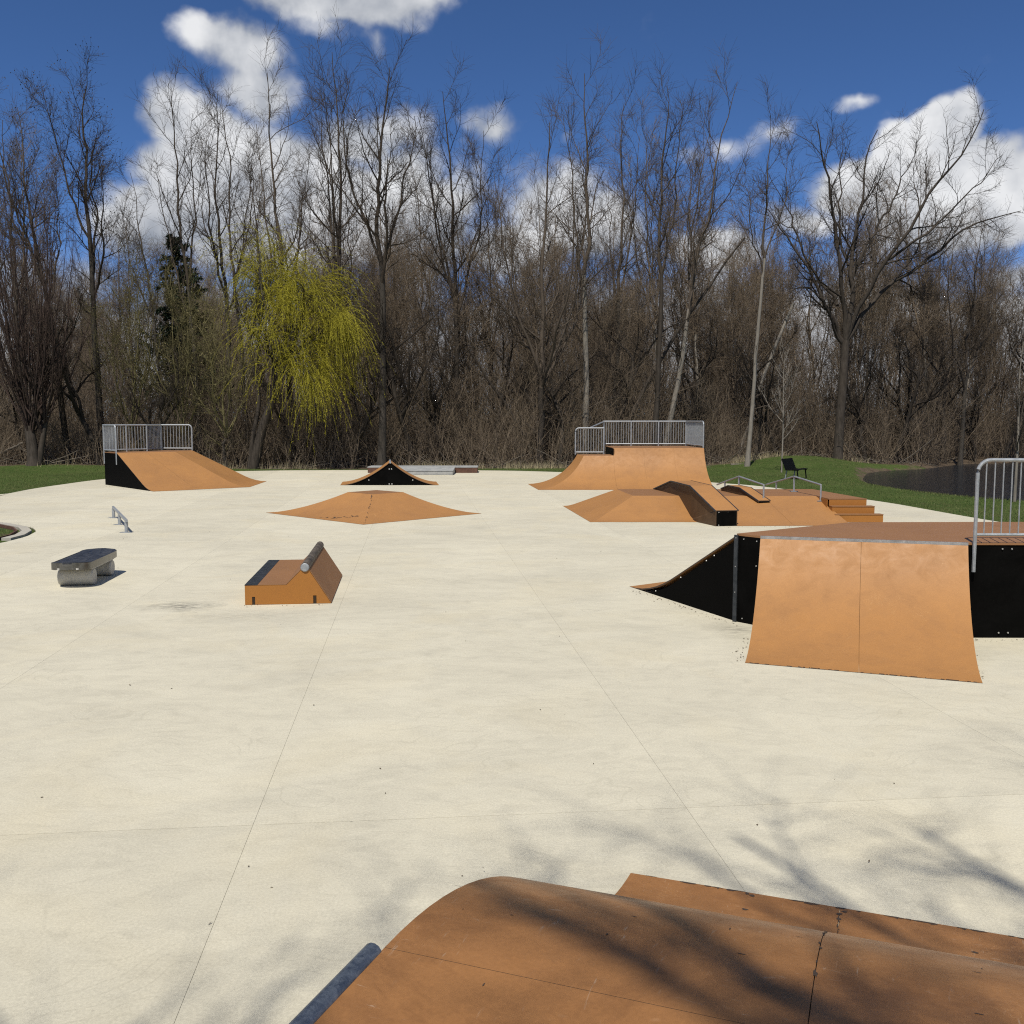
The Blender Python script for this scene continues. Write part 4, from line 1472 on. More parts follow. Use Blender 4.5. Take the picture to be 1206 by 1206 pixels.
def tall_tree(seed, H, fork, nst, spread, lean, r0, dens=1.0, vase=False, m=(11, 7, 6), t_extra=None, buds=0):
    """mesh data for a forest-grown bare tree: trunk polyline, ascending stems, limbs, branches, twigs (z from 0)"""
    rg = np.random.default_rng(seed)
    lx, ly = lean
    K = 12
    tk = np.zeros((K, 3))
    s = np.linspace(0, 1, K)
    hf = H * fork
    tk[:, 2] = s * hf - .15
    wob = np.cumsum(rg.normal(0, .045, (K, 2)), 0) * (s[:, None] ** .5)
    tk[:, 0] = lx * (s * fork) ** 1.1 + wob[:, 0]
    tk[:, 1] = ly * (s * fork) ** 1.1 + wob[:, 1]
    tr = r0 * (1 - .42 * s)
    tr[0] *= 1.45
    tr[1] *= 1.08
    trunk = Tubes()
    trunk.add(tk[None], tr[None], 9)
    top = tk[-1]
    stems = []
    sr = []
    a0 = rg.uniform(0, 6.28)
    for i in range(nst):
        a = a0 + i * 2.4 + rg.uniform(-.4, .4)
        sp = spread * (0.12 if i == 0 else rg.uniform(.55, 1.1))
        hh = (H - hf) * (1.0 if i == 0 else rg.uniform(.62, .95))
        st_z = 0.0 if (vase or i < 2) else -rg.uniform(0, .28) * hf
        k0 = top + np.array([0, 0, st_z])
        if st_z < 0:
            f = (hf + st_z + .15) / hf * (K - 1)
            k0 = tk[int(np.clip(f, 0, K - 1))].copy()
        endp = k0 + np.array([math.cos(a) * sp + lx * (1 - fork), math.sin(a) * sp * .9 + ly * (1 - fork), hh - (0 if st_z == 0 else st_z * .4)])
        mid = k0 + (endp - k0) * .45 + np.array([math.cos(a) * sp * .22, math.sin(a) * sp * .2, 0])
        P = resample([k0, mid, endp], 14)
        P[1:] += np.cumsum(rg.normal(0, .09, (13, 3)), 0) * np.array([1, 1, .2])
        stems.append(P)
        sr.append(tr[-1] * (1.0 if i == 0 else rg.uniform(.6, .8)) * np.linspace(1, .13, 14))
    stems, sr = np.array(stems), np.array(sr)
    crown = Tubes()
    crown.add(stems, np.maximum(sr, .012), 7)
    branch_out(rg, crown, stems, sr, dens, m=m, buds=buds)
    # a few dead snags and suckers low on the trunk
    sn, snr = spawn(rg, tk[None], tr[None], 9, .25, .95, (.7, 1.2), .1, 5, .15, .08, .22, .012, .3, .2, lens=(.8, 2.6))
    crown.add(sn, snr, 4)
    s2, s2r = spawn(rg, sn, snr, 5, .2, 1, (.4, .9), .4, 3, .2, .05, .6, .006, .4)
    crown.add(s2, s2r, 3)
    return trunk, crown


def put_tree(seed, x, y, H, fork, nst, spread, lean, r0, label, bark='bark', twig='twig', group=None, dens=1.0, m=(11, 7, 6), name='bare_tree', vase=False, buds=0):
    z = float(terrain(x, y))
    o = thing(name, label, 'tree', (x, y, z), group)
    tr, cr = tall_tree(seed, H, fork, nst, spread, lean, r0, dens, vase, m, buds=buds)
    a = tr.obj('trunk', bark, o)
    b = cr.obj('crown', twig, o)
    return o, a, b


# the front row of tall trees, one by one
put_tree(11, -26.3, 58, 21.0, .50, 3, 3.0, (-2.6, .5), .19, 'tall dark bare tree leaning outward beside the dense red-brown tree', 'bark_dark', 'twig', dens=1.0, buds=.35)
put_tree(12, -25.4, 60.5, 24.0, .58, 4, 3.4, (-.6, .3), .22, 'tall bare tree forking high behind the left end of the corner bank ramp', 'bark', 'twig', dens=1.05, buds=.4)
put_tree(13, -21.5, 62, 18.5, .50, 2, 2.0, (-3.2, .8), .13, 'slim grey tree leaning hard away from the dark evergreen', 'bark', 'twig', dens=.7)
put_tree(14, -18.7, 59, 22.6, .48, 3, 2.6, (-1.4, .4), .17, 'bare tree with two long bent stems in front of the evergreen', 'bark', 'twig', dens=.9)
put_tree(15, -18.2, 63.5, 24.0, .45, 3, 2.2, (-.2, .2), .19, 'very tall narrow bare tree rising behind the evergreen', 'bark', 'twig')
put_tree(16, -16.3, 60.5, 22.5, .5, 2, 1.9, (-1.3, .2), .15, 'bare tree curving over the left shoulder of the willow', 'bark', 'twig', dens=.9)
put_tree(17, -13.4, 60.5, 23.8, .36, 5, 3.0, (-.5, .2), .23, 'dark many-stemmed tall tree right behind the willow crown', 'bark_dark', 'twig')
put_tree(18, -11.3, 62, 25.4, .42, 3, 2.3, (.5, -.2), .23, 'tallest bare tree of the wood, just beyond the willow', 'bark', 'twig')
put_tree(19, -10.6, 66, 22.2, .40, 3, 2.8, (-1.6, .4), .18, 'bare tree with crossing limbs standing deep behind the willow', 'bark_dark', 'twig', dens=.9)
put_tree(20, -7.65, 57.2, 22.8, .52, 4, 3.4, (.75, .2), .25, 'grey trunked tree at the edge behind the spine ramp', 'bark', 'twig', dens=1.05)
put_tree(21, -3.3, 62.5, 23.6, .44, 4, 2.9, (-.6, .3), .23, 'upright bare tree with a tight crown behind the manual pad', 'bark_dark', 'twig')
put_tree(22, 1.75, 59.5, 20.5, .24, 7, 4.0, (-.4, .2), .27, 'broad vase-shaped tree with many dark stems from a low fork', 'bark_dark', 'twig', vase=True, dens=.85)
put_tree(23, 4.55, 60.5, 23.6, .50, 3, 2.1, (-.4, .3), .22, 'pale trunked tall tree rising left of the stepped quarter pipe', 'bark_light', 'twig', dens=.95)
put_tree(24, 6.5, 64.5, 23.2, .46, 3, 2.3, (1.1, .3), .19, 'tall thin crowned tree behind the stepped quarter pipe', 'bark', 'twig', dens=.9)
put_tree(25, 8.65, 59.2, 22.4, .52, 3, 2.1, (.15, .2), .19, 'dark straight tree close beside a leaning pale twin trunk', 'bark_dark', 'twig', dens=.9)
put_tree(26, 9.3, 60.5, 23.2, .42, 3, 2.3, (4.2, .4), .19, 'pale tree leaning far over to the pond side', 'bark_light', 'twig', dens=.85)
put_tree(27, 14.1, 58.6, 20.6, .60, 3, 2.2, (1.2, .2), .135, 'slender pale straight trunk at the grass edge beyond the fun box', 'bark_light', 'twig', dens=.75)
put_tree(28, -31.5, 63, 21.5, .4, 4, 2.6, (-.4, .2), .2, 'tall bare tree behind the red-brown tree on the lawn side', 'bark_dark', 'twig', dens=.9)
put_tree(29, 31.2, 68.0, 16.5, .4, 3, 2.4, (.4, .2), .18, 'grey bare tree on the far pond bank', 'bark', 'twig', dens=.9)
put_tree(30, 36.0, 66.5, 17.0, .38, 4, 3.0, (1.4, .2), .2, 'bare tree at the outer end of the far pond bank', 'bark', 'twig', dens=.9)

# the multi-stemmed red-brown tree on the left lawn
rg = np.random.default_rng(40)
bx0, by0 = -27.1, 55.3
tz = float(terrain(bx0, by0))
o = thing('bare_tree', 'dense red-brown tree with many upright stems from one thick base', 'tree', (bx0, by0, tz))
trk = Tubes()
tk = resample([(0, 0, -.2), (.02, 0, .7), (-.1, .05, 1.5), (-.2, .1, 2.2)], 8)
trk.add(tk[None], (np.linspace(.36, .25, 8) * np.array([1.4, 1.05, 1, 1, 1, 1, 1, 1]))[None], 10)
tk2 = resample([(.25, .1, -.2), (.45, .1, 1.0), (.7, .2, 2.4)], 8)
trk.add(tk2[None], np.linspace(.2, .13, 8)[None], 8)
trk.obj('trunk', 'bark_dark', o)
cr = Tubes()
stems, sr = [], []
for i in range(40):
    a = i * 2.399 + rg.uniform(-.3, .3)
    sp = 3.7 * math.sqrt((i + .5) / 40)
    hh = rg.uniform(12.0, 17.4) * (1 - .15 * sp / 3.7)
    k0 = tk[-1 - rg.integers(0, 3)] if i % 3 else tk2[-1 - rg.integers(0, 3)]
    e = np.array([math.cos(a) * sp, math.sin(a) * sp, hh])
    mid = k0 + (e - k0) * .4 + np.array([math.cos(a), math.sin(a), 0]) * sp * .18
    P = resample([k0, mid, e], 14)
    P[1:] += np.cumsum(rg.normal(0, .05, (13, 3)), 0) * np.array([1, 1, .2])
    stems.append(P)
    sr.append(np.linspace(.06, .010, 14))
stems, sr = np.array(stems), np.array(sr)
cr.add(stems, sr, 5)
L1, R1 = spawn(rg, stems, sr, 10, .12, .98, (.22, .5), .28, 6, .08, .12, .55, .008, .35, .5)
cr.add(L1, R1, 4)
L2, R2 = spawn(rg, L1, R1, 7, .1, 1, (.25, .6), .45, 4, .1, .1, .6, .006, .4, .3)
cr.add(L2, R2, 3)
cr.obj('crown', 'twig_red', o)

# the big spreading tree at the corner of the pond: main limbs set one by one
rg = np.random.default_rng(41)
bx0, by0 = 21.0, 63.0
o = thing('bare_tree', 'large spreading bare tree with a thick trunk at the corner of the pond', 'tree', (bx0, by0, float(terrain(bx0, by0))))
trk = Tubes()
tk = resample([(0, 0, -.3), (.05, 0, 2.2), (.2, 0, 5.2), (.3, .1, 7.6)], 12)
trr = np.linspace(.31, .24, 12)
trr[0] *= 1.4
trk.add(tk[None], trr[None], 12)
trk.obj('trunk', 'bark_dark', o)
limbs = [
    ([(.3, .1, 7.3), (-.6, .2, 9.2), (-2.2, .6, 11.9), (-3.6, .5, 14.1), (-4.6, .2, 16.0)], .20),
    ([(.3, .1, 7.5), (-.2, -.3, 11.6), (-1.2, -.8, 16.2), (-2.2, -1.2, 19.4), (-2.6, -1.3, 21.2)], .22),
    ([(.3, .1, 7.6), (.9, .4, 11.2), (1.3, .9, 15.0), (2.2, 1.2, 18.6), (3.0, 1.4, 21.2)], .23),
    ([(.3, .1, 7.6), (1.8, -.5, 11.8), (3.4, -1.0, 14.6), (5.6, -1.4, 18.0), (7.4, -1.5, 21.6)], .21),
    ([(.3, .1, 7.5), (2.6, .5, 10.4), (5.6, 1.0, 12.9), (7.9, 1.3, 14.7), (10.2, 1.2, 15.4)], .20),
    ([(.25, .1, 7.0), (-1.6, -.8, 9.8), (-3.4, -1.2, 10.8), (-5.0, -1.5, 10.9)], .13),
    ([(-.3, .1, 9.8), (-1.5, 1.2, 13.0), (-2.6, 2.0, 16.8), (-3.6, 2.3, 19.0)], .14),
    ([(.8, .3, 10.6), (.4, 1.6, 14.4), (.2, 2.4, 18.0), (.6, 2.7, 20.4)], .14),
    ([(2.2, -.6, 12.4), (4.8, -1.6, 14.2), (7.4, -2.0, 16.8), (9.2, -2.1, 18.6)], .12),
    ([(3.8, .6, 11.5), (5.2, 1.8, 11.0), (6.4, 2.4, 10.3)], .08),
    ([(1.0, .5, 12.4), (2.6, 1.6, 15.2), (4.2, 2.0, 18.4), (5.0, 2.1, 20.6)], .13),
]
cr = Tubes()
stems = np.array([resample(np.array(q), 16) for q, _ in limbs])
stems[:, 1:] += np.cumsum(rg.normal(0, .12, (len(limbs), 15, 3)), 1)
sr = np.array([r_ * .78 * np.linspace(1, .14, 16) for _, r_ in limbs])
cr.add(stems, sr, 8)
branch_out(rg, cr, stems, sr, 1.0, limb=(.20, .4), limb_ang=(.4, 1.05), up=.06, m=(11, 7, 5), twig=(.35, .9), t0=.2)
cr.obj('crown', 'bark_dark', o)

# sapling and a small pond-side tree
def small_tree(seed, x, y, H, r0, label, twig, m, spread, name='sapling', up=.12):
    rg = np.random.default_rng(seed)
    o = thing(name, label, 'tree', (x, y, float(terrain(x, y))))
    tk = resample([(0, 0, -.1), (.04, .02, H * .4), (-.03, .05, H * .8), (.05, .0, H)], 14)
    tr = np.linspace(r0, .012, 14)
    T = Tubes()
    T.add(tk[None], tr[None], 6)
    T.obj('trunk', 'bark_light', o)
    cr = Tubes()
    L1, R1 = spawn(rg, tk[None], tr[None], m, .25, .97, (.5, .9), spread, 6, .1, up, .55, .016, .5, .6)
    cr.add(L1, R1, 4)
    L2, R2 = spawn(rg, L1, R1, 7, .2, 1, (.4, .8), .4, 4, .15, up, .6, .011, .5)
    cr.add(L2, R2, 3)
    cr.obj('crown', twig, o)


small_tree(50, 14.8, 53.6, 6.6, .05, 'young sapling with thin ascending branches behind the park bench', 'bark_light', 18, .34)
small_tree(51, 17.5, 33.9, 5.5, .06, 'small thin tree on the grass bank seen through the platform railing', 'twig', 12, .36)

# olive budding trees left of the willow
for sd_, x, y, H, lab in ((60, -22.8, 58.4, 12.4, 'olive budding small tree behind the corner bank ramp railing'), (61, -19.4, 57.6, 11.6, 'olive budding small tree between the evergreen and the railing'),
                          (62, -16.9, 58.0, 10.8, 'olive budding small tree touching the left side of the willow')):
    put_tree(sd_, x, y, H, .18, 7, 3.0, (0, 0), .13, lab, 'bark', 'twig_olive', name='budding_tree', vase=True, dens=.85, m=(9, 7, 5), buds=.45)

# weeping willow
rg = np.random.default_rng(70)
wx, wy = -15.1, 57.0
o = thing('willow_tree', 'yellow-green weeping willow leaning over the back edge of the pad', 'tree', (wx, wy, float(terrain(wx, wy))))
trk = Tubes()
tk = resample([(0, 0, -.2), (.5, 0, 2.2), (1.5, -.1, 4.6), (1.9, -.2, 6.4)], 12)
trk.add(tk[None], np.linspace(.30, .2, 12)[None], 10)
tk2 = resample([(-.25, .1, -.1), (.0, .1, 2.0), (.5, .2, 4.0), (-.2, .3, 7.2)], 12)
trk.add(tk2[None], np.linspace(.16, .09, 12)[None], 8)
trk.obj('trunk', 'bark_dark', o)
lim = [
    ([(1.9, -.2, 6.2), (1.2, -.4, 8.6), (.8, -.5, 11.2), (.6, -.5, 13.0)], .13),
    ([(1.9, -.2, 6.2), (1.9, .4, 9.0), (1.8, .6, 11.2), (1.6, .7, 12.4)], .13),
    ([(1.9, -.2, 6.2), (3.2, -.6, 8.6), (3.7, -1.0, 9.8), (4.1, -1.2, 10.4)], .12),
    ([(1.9, -.2, 6.0), (4.0, .4, 7.8), (4.7, .6, 8.2), (5.2, .6, 8.2)], .12),
    ([(1.7, -.2, 5.4), (3.2, -1.0, 6.6), (4.2, -1.5, 6.8), (4.6, -1.6, 6.2)], .09),
    ([(-.2, .3, 7.0), (.3, .2, 9.2), (.4, .0, 11.6)], .08),
    ([(1.9, -.2, 6.2), (2.6, 1.2, 9.0), (3.4, 1.8, 10.8), (4.2, 2.0, 11.2)], .11),
    ([(1.3, -.1, 4.6), (1.4, -.7, 6.4), (1.2, -1.0, 7.8), (1.0, -1.1, 8.2)], .08),
    ([(1.9, -.2, 6.0), (3.4, -.4, 7.2), (5.2, -.4, 8.4), (6.0, -.4, 8.4)], .08),
    ([(1.7, -.2, 5.4), (2.6, -.8, 6.0), (3.4, -1.2, 6.0), (3.9, -1.3, 5.4)], .07),
    ([(3.2, -.6, 8.4), (3.0, -1.4, 10.0), (2.8, -1.8, 10.8)], .07),
    ([(4.0, .4, 7.6), (4.8, -1.0, 8.6), (5.4, -1.8, 8.8)], .07),
]
wood = Tubes()
stems = np.array([resample(np.array(q), 12) for q, _ in lim])
stems[:, 1:] += np.cumsum(rg.normal(0, .06, (len(lim), 11, 3)), 1)
sr = np.array([r_ * np.linspace(1, .2, 12) for _, r_ in lim])
wood.add(stems, sr, 6)
W1, WR1 = spawn(rg, stems, sr, 9, .3, 1.0, (.4, 1.0), .22, 7, .12, .03, .5, .014, .35, .3)
wood.add(W1, WR1, 4)
wood.obj('limbs', 'bark', o)
sh = Tubes()
S1, SR1 = spawn(rg, W1, WR1, 14, .1, 1.0, (.3, 1.1), .5, 9, .10, -.30, .3, .0085, .6, .2, lens=(1.2, 4.4))
# some hang together in tresses
sh.add(S1, SR1, 3)
S2, SR2 = spawn(rg, stems, sr, 24, .35, 1.0, (.3, 1.1), .5, 8, .10, -.24, .2, .0065, .6, .2, lens=(1.0, 3.2))
sh.add(S2, SR2, 3)
for S in (S1, S2):
    for rep in range(4):
        for k in range(1, S.shape[1] - 1):
            w = rg.random((len(S), 1))
            p0_ = S[:, k] * (1 - w) + S[:, k + 1] * w
            keep = rg.random(len(S)) < .8
            dd = norm(norm(S[:, k + 1] - S[:, k]) + rg.normal(0, .45, (len(S), 3)))
            sh.flakes(p0_[keep], dd[keep], rg.uniform(.08, .17, keep.sum()), .026, rg)
sh.obj('drooping_shoots', 'willow', o, smooth=False)

# dark evergreen
rg = np.random.default_rng(71)
ex, ey = -22.2, 66.0
o = thing('evergreen_tree', 'dark evergreen standing among the bare trees left of the willow', 'tree', (ex, ey, float(terrain(ex, ey))))
tk = resample([(0, 0, -.2), (.1, 0, 8), (0, .1, 15.0)], 14)
trk = Tubes()
trr = np.linspace(.22, .02, 14)
trk.add(tk[None], trr[None], 8)
trk.obj('trunk', 'bark_dark', o)
cr = Tubes()
B1, BR1 = spawn(rg, tk[None], trr[None], 95, .25, .99, (1.15, 1.6), .19, 6, .08, .02, .25, .012, .4, .82)
cr.add(B1, BR1, 4)
B2, BR2 = spawn(rg, B1, BR1, 11, .15, 1.0, (.6, 1.1), .35, 4, .1, .0, .6, .006, .5, .4)
cr.add(B2, BR2, 3)
for rep in range(6):
    for k in range(B2.shape[1] - 1):
        w = rg.random((len(B2), 1))
        p0_ = B2[:, k] * (1 - w) + B2[:, k + 1] * w
        dd = norm(norm(B2[:, k + 1] - B2[:, k]) + rg.normal(0, .6, (len(B2), 3)))
        cr.flakes(p0_, dd, rg.uniform(.16, .34, len(B2)), .075, rg)
cr.obj('crown', 'needle', o, smooth=False)

# crooked dark small trees inside the brush
def crooked(seed, H):
    rg = np.random.default_rng(seed)
    lean = rg.uniform(-.5, .5)
    tk = polylines(rg, np.zeros((1, 3)), np.array([[lean, .1, 1.0]]), np.array([H * .55]), 12, .10, .01)
    tk[:, 0, 2] = -.1
    tr = np.linspace(.15, .085, 12)[None]
    T = Tubes()
    T.add(tk, tr, 8)
    cr = Tubes()
    S, Sr = spawn(rg, tk, tr, 7, .35, 1.0, (.35, 1.0), .9, 12, .16, .07, .75, .03, .15, .3)
    cr.add(S, Sr, 6)
    branch_out(rg, cr, S, Sr, .8, limb=(.2, .4), limb_ang=(.5, 1.1), up=.06, m=(8, 6, 4), twig=(.3, .9), t0=.2)
    return T, cr


CR = [crooked(600 + k, (9.0, 11.0, 7.5, 12.0)[k]) for k in range(4)]
CRM = []
rg = np.random.default_rng(611)
for n_, x in enumerate((-29.5, -24.0, -20.6, -12.8, -9.4, -6.0, -4.2, -1.0, 2.8, 5.6, 10.8, 12.6, 16.2, 17.8, 23.4, 25.4, 27.8, 30.2, 33.6, 36.5)):
    i = n_ % 4
    y = float(np.interp(x, WOODX, WOODY)) + rg.uniform(.8, 4.5)
    for _ in range(20):
        if poly_sd(np.array([x]), np.array([y]), POND)[0] > .5:
            break
        y += 1.0
    o = thing('crooked_tree', 'crooked dark small tree tangled in the brush at the edge of the wood', 'tree', (x, y, float(terrain(x, y))), 'crooked small trees in the brush', rz=rg.uniform(0, 6.28))
    sc_ = rg.uniform(.85, 1.2)
    o.scale = (sc_, sc_, sc_)
    if n_ < 4:
        CRM.append((CR[i][0].obj('trunk', 'bark_dark', o), CR[i][1].obj('crown', 'bark_black', o)))
    else:
        for src in CRM[i]:
            c = src.copy()
            C.objects.link(c)
            c.parent = o

# slender trees deeper in the wood: a few kinds, copied
protos = []
for i in range(5):
    H = (17, 19, 14, 20, 15)[i]
    rgs = np.random.default_rng(200 + i)
    tr, crn = tall_tree(200 + i, H, (.25, .35, .15, .42, .3)[i], (5, 4, 7, 4, 5)[i], (2.4, 1.8, 2.6, 1.6, 2.2)[i], (rgs.uniform(-1.2, 1.2), 0), (.15, .13, .14, .14, .12)[i], 1.0, m=(13, 8, 6))
    protos.append((tr, crn))
BGLAB = 'slender bare tree standing deep inside the wood behind the front trees'
BGGRP = 'slender trees deep in the wood'
meshes = []
rg = np.random.default_rng(99)
spots = []
tries = 0
while len(spots) < 150 and tries < 9000:
    tries += 1
    y = rg.uniform(63, 112)
    x = rg.uniform(-.60, .60) * y
    if poly_sd(np.array([x]), np.array([y]), POND)[0] < 2.5 or y < np.interp(x, WOODX, WOODY) + 4:
        continue
    if any((x - a) ** 2 + (y - b) ** 2 < 4.0 for a, b in spots):
        continue
    spots.append((x, y))
for n_, (x, y) in enumerate(spots):
    i = n_ % 5
    o = thing('forest_tree', BGLAB, 'tree', (x, y, float(terrain(x, y))), BGGRP, rz=rg.uniform(0, 6.28))
    s = rg.uniform(.8, 1.16)
    o.scale = (s, s, s)
    if n_ < 5:
        a = protos[i][0].obj('trunk', ('bark', 'bark_dark', 'bark', 'bark_light', 'bark_dark')[i], o)
        b = protos[i][1].obj('crown', 'brush', o)
        meshes.append((a, b))
    else:
        for src in meshes[i]:
            c = src.copy()
            C.objects.link(c)
            c.parent = o

# brown underbrush along the whole edge of the wood: one uncountable mass
rg = np.random.default_rng(300)


def brush(n, ylo, yhi, hlo, hhi, ntw, xr=.62, back=0.0):
    y = rg.uniform(ylo, yhi, n * 3)
    x = rg.uniform(-xr, xr, n * 3) * y
    e = np.interp(x, WOODX, WOODY)
    y = e + (y - ylo) + back
    sdp = poly_sd(x, y, POND)
    ok = sdp > .25
    x, y = x[ok][:n], y[ok][:n]
    # stems stand in clumps
    cl = rg.normal(0, .35, (len(x), 2))
    gx_, gy_ = np.round(x / 1.15) * 1.15, np.round(y / 1.15) * 1.15
    use = rg.random(len(x)) < .7
    x = np.where(use, gx_ + cl[:, 0], x)
    y = np.where(use, gy_ + np.abs(cl[:, 1]), y)
    z = terrain(x, y) - .05
    ok = poly_sd(x, y, POND) > .1
    x, y, z = x[ok], y[ok], z[ok]
    n = len(x)
    hloc = .5 + .5 * np.sin(x * .23 + 1.3) * np.sin(x * .071 + y * .11)
    L = rg.uniform(hlo, hhi, n) * (.62 + .5 * hloc)
    dr = np.stack([rg.normal(0, .30, n), rg.normal(0, .25, n), np.ones(n)], -1)
    S = polylines(rg, np.stack([x, y, z], -1), dr, L, 5, .14, .02)
    Rr = rg.uniform(.010, .026, n)[:, None] * np.linspace(1, .3, 5)[None, :]
    return S, Rr


ub = Tubes()
for (n, yl_, yh2, h0, h1, ntw) in ((2400, 57.0, 62.0, 1.2, 4.4, 8), (4300, 59.0, 69.0, 3.6, 8.8, 9), (4300, 66.0, 86.0, 5.0, 11.5, 9), (3000, 80.0, 112.0, 6.0, 13.0, 8)):
    S, Rr = brush(n, yl_, yh2, h0, h1, ntw, back=(.2 if yl_ < 58 else 1.5 if yl_ < 60 else 8.0 if yl_ < 70 else 24.0))
    if yl_ > 70:
        Rr = Rr * 1.7
    ub.add(S, Rr, 3)
    T1, TR1 = spawn(rg, S, Rr, ntw, .15, 1.0, (.35, 1.0), .26, 2, .12, .06, .6, .006, .5, .35)
    ub.add(T1, TR1, 3)
    if yl_ < 60:
        T2, TR2 = spawn(rg, T1, TR1, 1, .3, .9, (.4, .9), .5, 2, .1, .03, .7, .0055, .4, .2)
        ub.add(T2, TR2, 3)
tag(ub.obj('underbrush', 'brush'), 'tangled brown leafless underbrush along the edge of the wood', 'brush', kind='stuff')

# fallen and leaning dead wood
def stick(name, label, pts, r0, r1, mat, group=None):
    P = resample(pts, 10)
    P[1:-1] += np.random.default_rng(int(abs(pts[0][0]) * 100)).normal(0, .04, (8, 3))
    base = Vector(pts[0])
    mb = MB()
    mb.tube([Vector(q) for q in P], list(np.linspace(r0, r1, 10)), 8)
    o = mb.build(name, mat, None, True)
    return tag(o, label, 'log', group)


stick('leaning_trunk', 'dark dead trunk leaning diagonally behind the stepped quarter pipe', [(6.2, 61.5, -.1), (8.6, 62.0, 5.5), (11.8, 62.4, 10.6), (14.6, 62.6, 14.2)], .16, .05, 'bark_dark')
stick('leaning_trunk', 'dark broken trunk leaning left in the wood behind the manual pad', [(2.2, 60.2, -.1), (-.2, 60.4, 3.4), (-2.6, 60.6, 7.0)], .12, .05, 'bark_dark')
stick('leaning_trunk', 'pale bare trunk leaning right between the slender pale tree and the large spreading tree', [(15.2, 66, -.1), (17.1, 66.3, 6.6), (18.9, 66.6, 10.6)], .13, .09, 'bark_light')
stick('leaning_trunk', 'dark trunk leaning right from behind the railing of the stepped quarter pipe', [(5.0, 63.0, 0), (9.2, 63.4, 5.6)], .1, .05, 'bark_dark')
stick('fallen_log', 'pale fallen log lying along the far pond shore by the large tree', [(22.8, 65.0, .15), (25.4, 66.6, .1), (27.9, 68.2, -.1)], .13, .08, 'log')
stick('fallen_log', 'bleached log at the edge of the wood behind the sapling', [(13.5, 60.3, .05), (16.2, 60.8, .12), (19.0, 61.6, .2)], .10, .06, 'log')
stick('fallen_log', 'short grey log lying beside the red-brown tree base', [(-29.6, 56.5, .9), (-28.2, 56.4, 1.5)], .08, .06, 'log')
# loose dead sticks on the floor of the wood edge
ds = Tubes()
n = 520
x = rg.uniform(-34, 30, n)
y = np.interp(x, WOODX, WOODY) + rg.uniform(.2, 5, n)
ok = poly_sd(x, y, POND) > -.6
x, y = x[ok], y[ok]
n = len(x)
a = rg.uniform(0, 6.28, n)
D1 = np.stack([np.cos(a), np.sin(a) * .5, np.abs(rg.normal(.12, .35, n))], -1)
S = polylines(rg, np.stack([x, y, terrain(x, y) + .03], -1), D1, rg.uniform(.7, 3.0, n), 4, .08, 0)
ds.add(S, rg.uniform(.012, .035, n)[:, None] * np.linspace(1, .5, 4)[None], 4)
tag(ds.obj('dead_sticks', 'log'), 'pale dead sticks lying about the floor of the wood edge', 'sticks', kind='stuff')

# ------------------------------------------------------------------ grass
def blades(name, x, y, h, w, mat, label, lean=.35):
    n = len(x)
    z = terrain(x, y)
    a = rg.uniform(0, 6.28, n)
    base = np.stack([x, y, z - .01], -1)
    sd_ = np.stack([np.cos(a), np.sin(a), np.zeros(n)], -1) * (w[:, None] / 2)
    tip = base + np.stack([rg.normal(0, lean, n), rg.normal(0, lean, n), np.ones(n)], -1) * h[:, None]
    V = np.stack([base - sd_, base + sd_, tip], 1).reshape(-1, 3)
    F_ = np.arange(3 * n).reshape(-1, 3)
    return tag(fast_mesh(name, V, F_, mat), label, 'grass', kind='stuff')


n = 420000
y = rg.uniform(17, 68, n)
x = rg.uniform(-.60, .60, n) * y
e = np.interp(x, WOODX, WOODY)
pd = poly_sd(x, y, PAD)
kerbd = poly_sd(x, y, [(-11.8, 22.6), (-12.0, 24.0), (-12.9, 25.6), (-15.2, 27.3), (-26, 24.6), (-26, 23.8), (-15.2, 26.7), (-12.4, 24.6), (-12.2, 22.7)])
pathd = poly_sd(x, y, [(-11.8, 22.0), (-12.4, 23.0), (-26, 20.3), (-26, 18.4)])
ok = (pd > -.03 + .05 * np.sin(x * 9) * np.sin(y * 7)) & (y < e + rg.normal(0, .6, n)) & (poly_sd(x, y, POND) > .4) & (kerbd > .1) & (pathd > .05)
x, y = x[ok], y[ok]
blades('grass_blades', x, y, rg.uniform(.03, .085, len(x)), rg.uniform(.008, .02, len(x)), 'grass', 'short green lawn grass round the concrete pad')
n = 9000
x = rg.uniform(-34, 24, n)
y = np.interp(x, WOODX, WOODY) + rg.normal(.4, .6, n)
k = np.sin(x * .9) + np.sin(x * .37 + 2) + rg.normal(0, .5, n) > .3
k &= poly_sd(x, y, POND) > .1
x, y = x[k], y[k]
blades('dry_grass', x, y, rg.uniform(.15, .6, len(x)), rg.uniform(.012, .03, len(x)), 'drygrass', 'tall dry straw-coloured grass along the edge of the wood', .25)

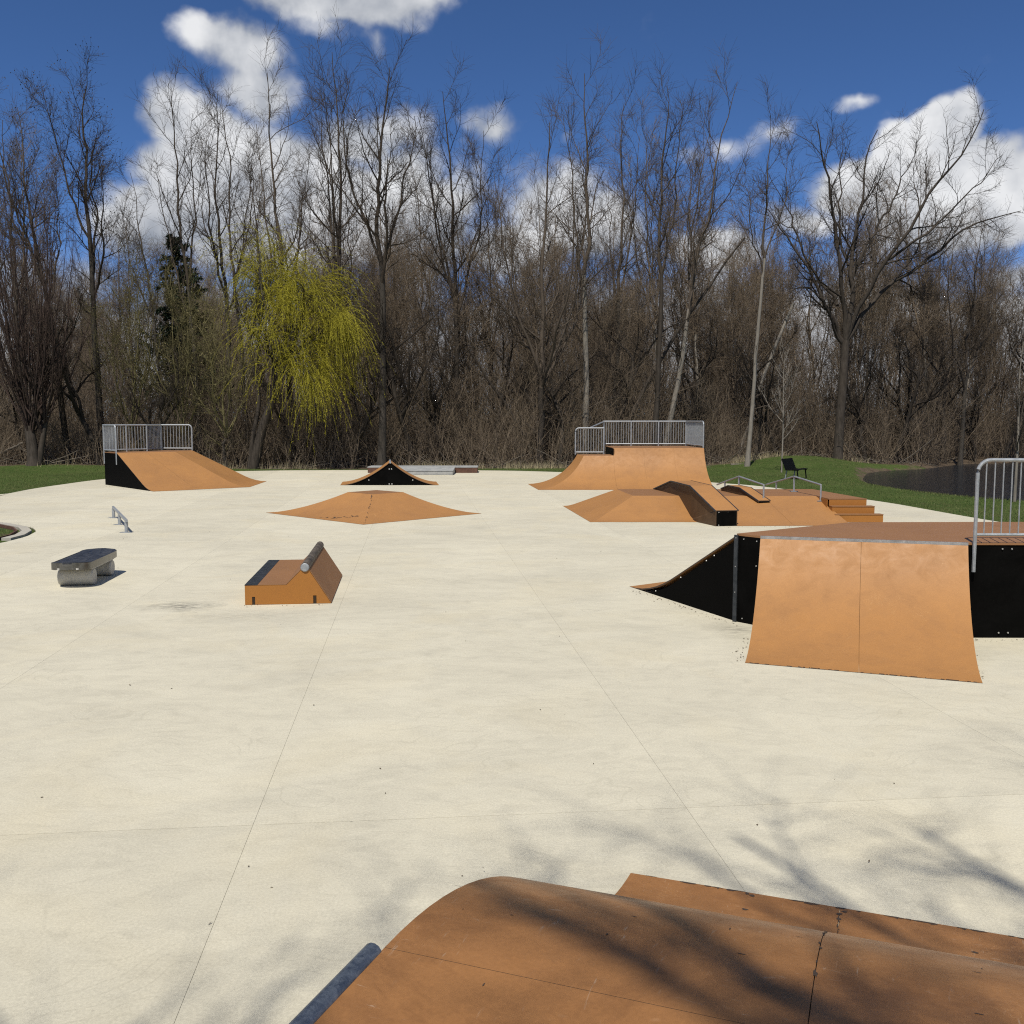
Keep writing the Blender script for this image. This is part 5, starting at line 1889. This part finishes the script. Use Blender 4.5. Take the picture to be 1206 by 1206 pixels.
# ------------------------------------------------------------------ bare tree behind the near ramp: its branch shadows fall on the ramp and pad
rg = np.random.default_rng(501)
sx, sy = 5.4, -8.8
o = thing('bare_tree', 'bare tree behind the roll-in ramp that shades its deck with branches', 'tree', (sx, sy, float(terrain(sx, sy))))
trk = Tubes()
tk = resample([(0, 0, -.3), (-.1, .1, 2.6), (-.1, .3, 6.0)], 10)
trk.add(tk[None], (np.linspace(.40, .28, 10))[None], 12)
trk.obj('trunk', 'bark', o)
stems, sr = [], []
for k in range(19):
    xe = -8.6 + 12.6 * k / 18 + rg.uniform(-.4, .4)
    ze = rg.uniform(13.5, 17.0)
    ys_ = (5.6 + 2.4 * k / 18) + rg.uniform(-1.0, .7)          # where the tip's shadow falls
    ye = ys_ - .58 * ze - sy
    k0 = tk[-1 - rg.integers(0, 4)]
    e = np.array([xe, ye, ze])
    mid = k0 + (e - k0) * .5 + np.array([0, 0, .8])
    P = resample([k0, mid, e], 18)
    P[1:] += np.cumsum(rg.normal(0, .06, (17, 3)), 0)
    stems.append(P)
    sr.append(rg.uniform(.085, .13) * np.linspace(1, .24, 18))
for (xe, ys_, ze) in ((-10.3, 4.7, 14.0), (-9.2, 4.3, 13.5)):
    k0 = tk[-2]
    e = np.array([xe, ys_ - .58 * ze - sy, ze])
    stems.append(resample([k0, k0 + (e - k0) * .5 + np.array([0, 0, .8]), e], 18))
    sr.append(.075 * np.linspace(1, .3, 18))
stems, sr = np.array(stems), np.array(sr)
cr = Tubes()
cr.add(stems, sr, 7)
branch_out(rg, cr, stems, sr, 1.0, limb=(.06, .2), limb_ang=(.15, .4), up=.03, m=(8, 4, 3), t0=.4)
cr.obj('crown', 'bark', o)

# ------------------------------------------------------------------ dead leaves and grit blown against the ramps
rg = np.random.default_rng(800)
L_ = Tubes()
pts = []
for (a, b, n, sp_) in (((3.1, 13.3), (2.1, 15.9), 70, .10), ((2.65, 11.2), (3.3, 13.0), 30, .10), ((5.1, 10.4), (5.9, 12.3), 26, .1), ((5.95, 12.3), (9.5, 12.25), 60, .06),
                       ((-4.1, 14.6), (-2.8, 14.65), 14, .06), ((5.4, 25.6), (9.1, 25.75), 40, .1), ((-17.8, 42.3), (-14.2, 38.3), 40, .1)):
    k_ = rg.random(n)
    pts.append(np.stack([a[0] + (b[0] - a[0]) * k_ - np.abs(rg.normal(0, sp_, n)) * .8, a[1] + (b[1] - a[1]) * k_ - np.abs(rg.normal(0, sp_, n)), np.full(n, .006)], -1))
n = 90
yy = rg.uniform(5, 40, n)
pts.append(np.stack([rg.uniform(-.5, .5, n) * yy, yy, np.full(n, .005)], -1))
pts = np.concatenate(pts)
dd = norm(np.stack([rg.normal(0, 1, len(pts)), rg.normal(0, 1, len(pts)), rg.uniform(0, .35, len(pts))], -1))
L_.flakes(pts, dd, rg.uniform(.012, .036, len(pts)), .012, rg)
tag(L_.obj('dead_leaves', 'leaf', smooth=False), 'bits of dead leaf and grit scattered on the concrete', 'leaves', kind='stuff')
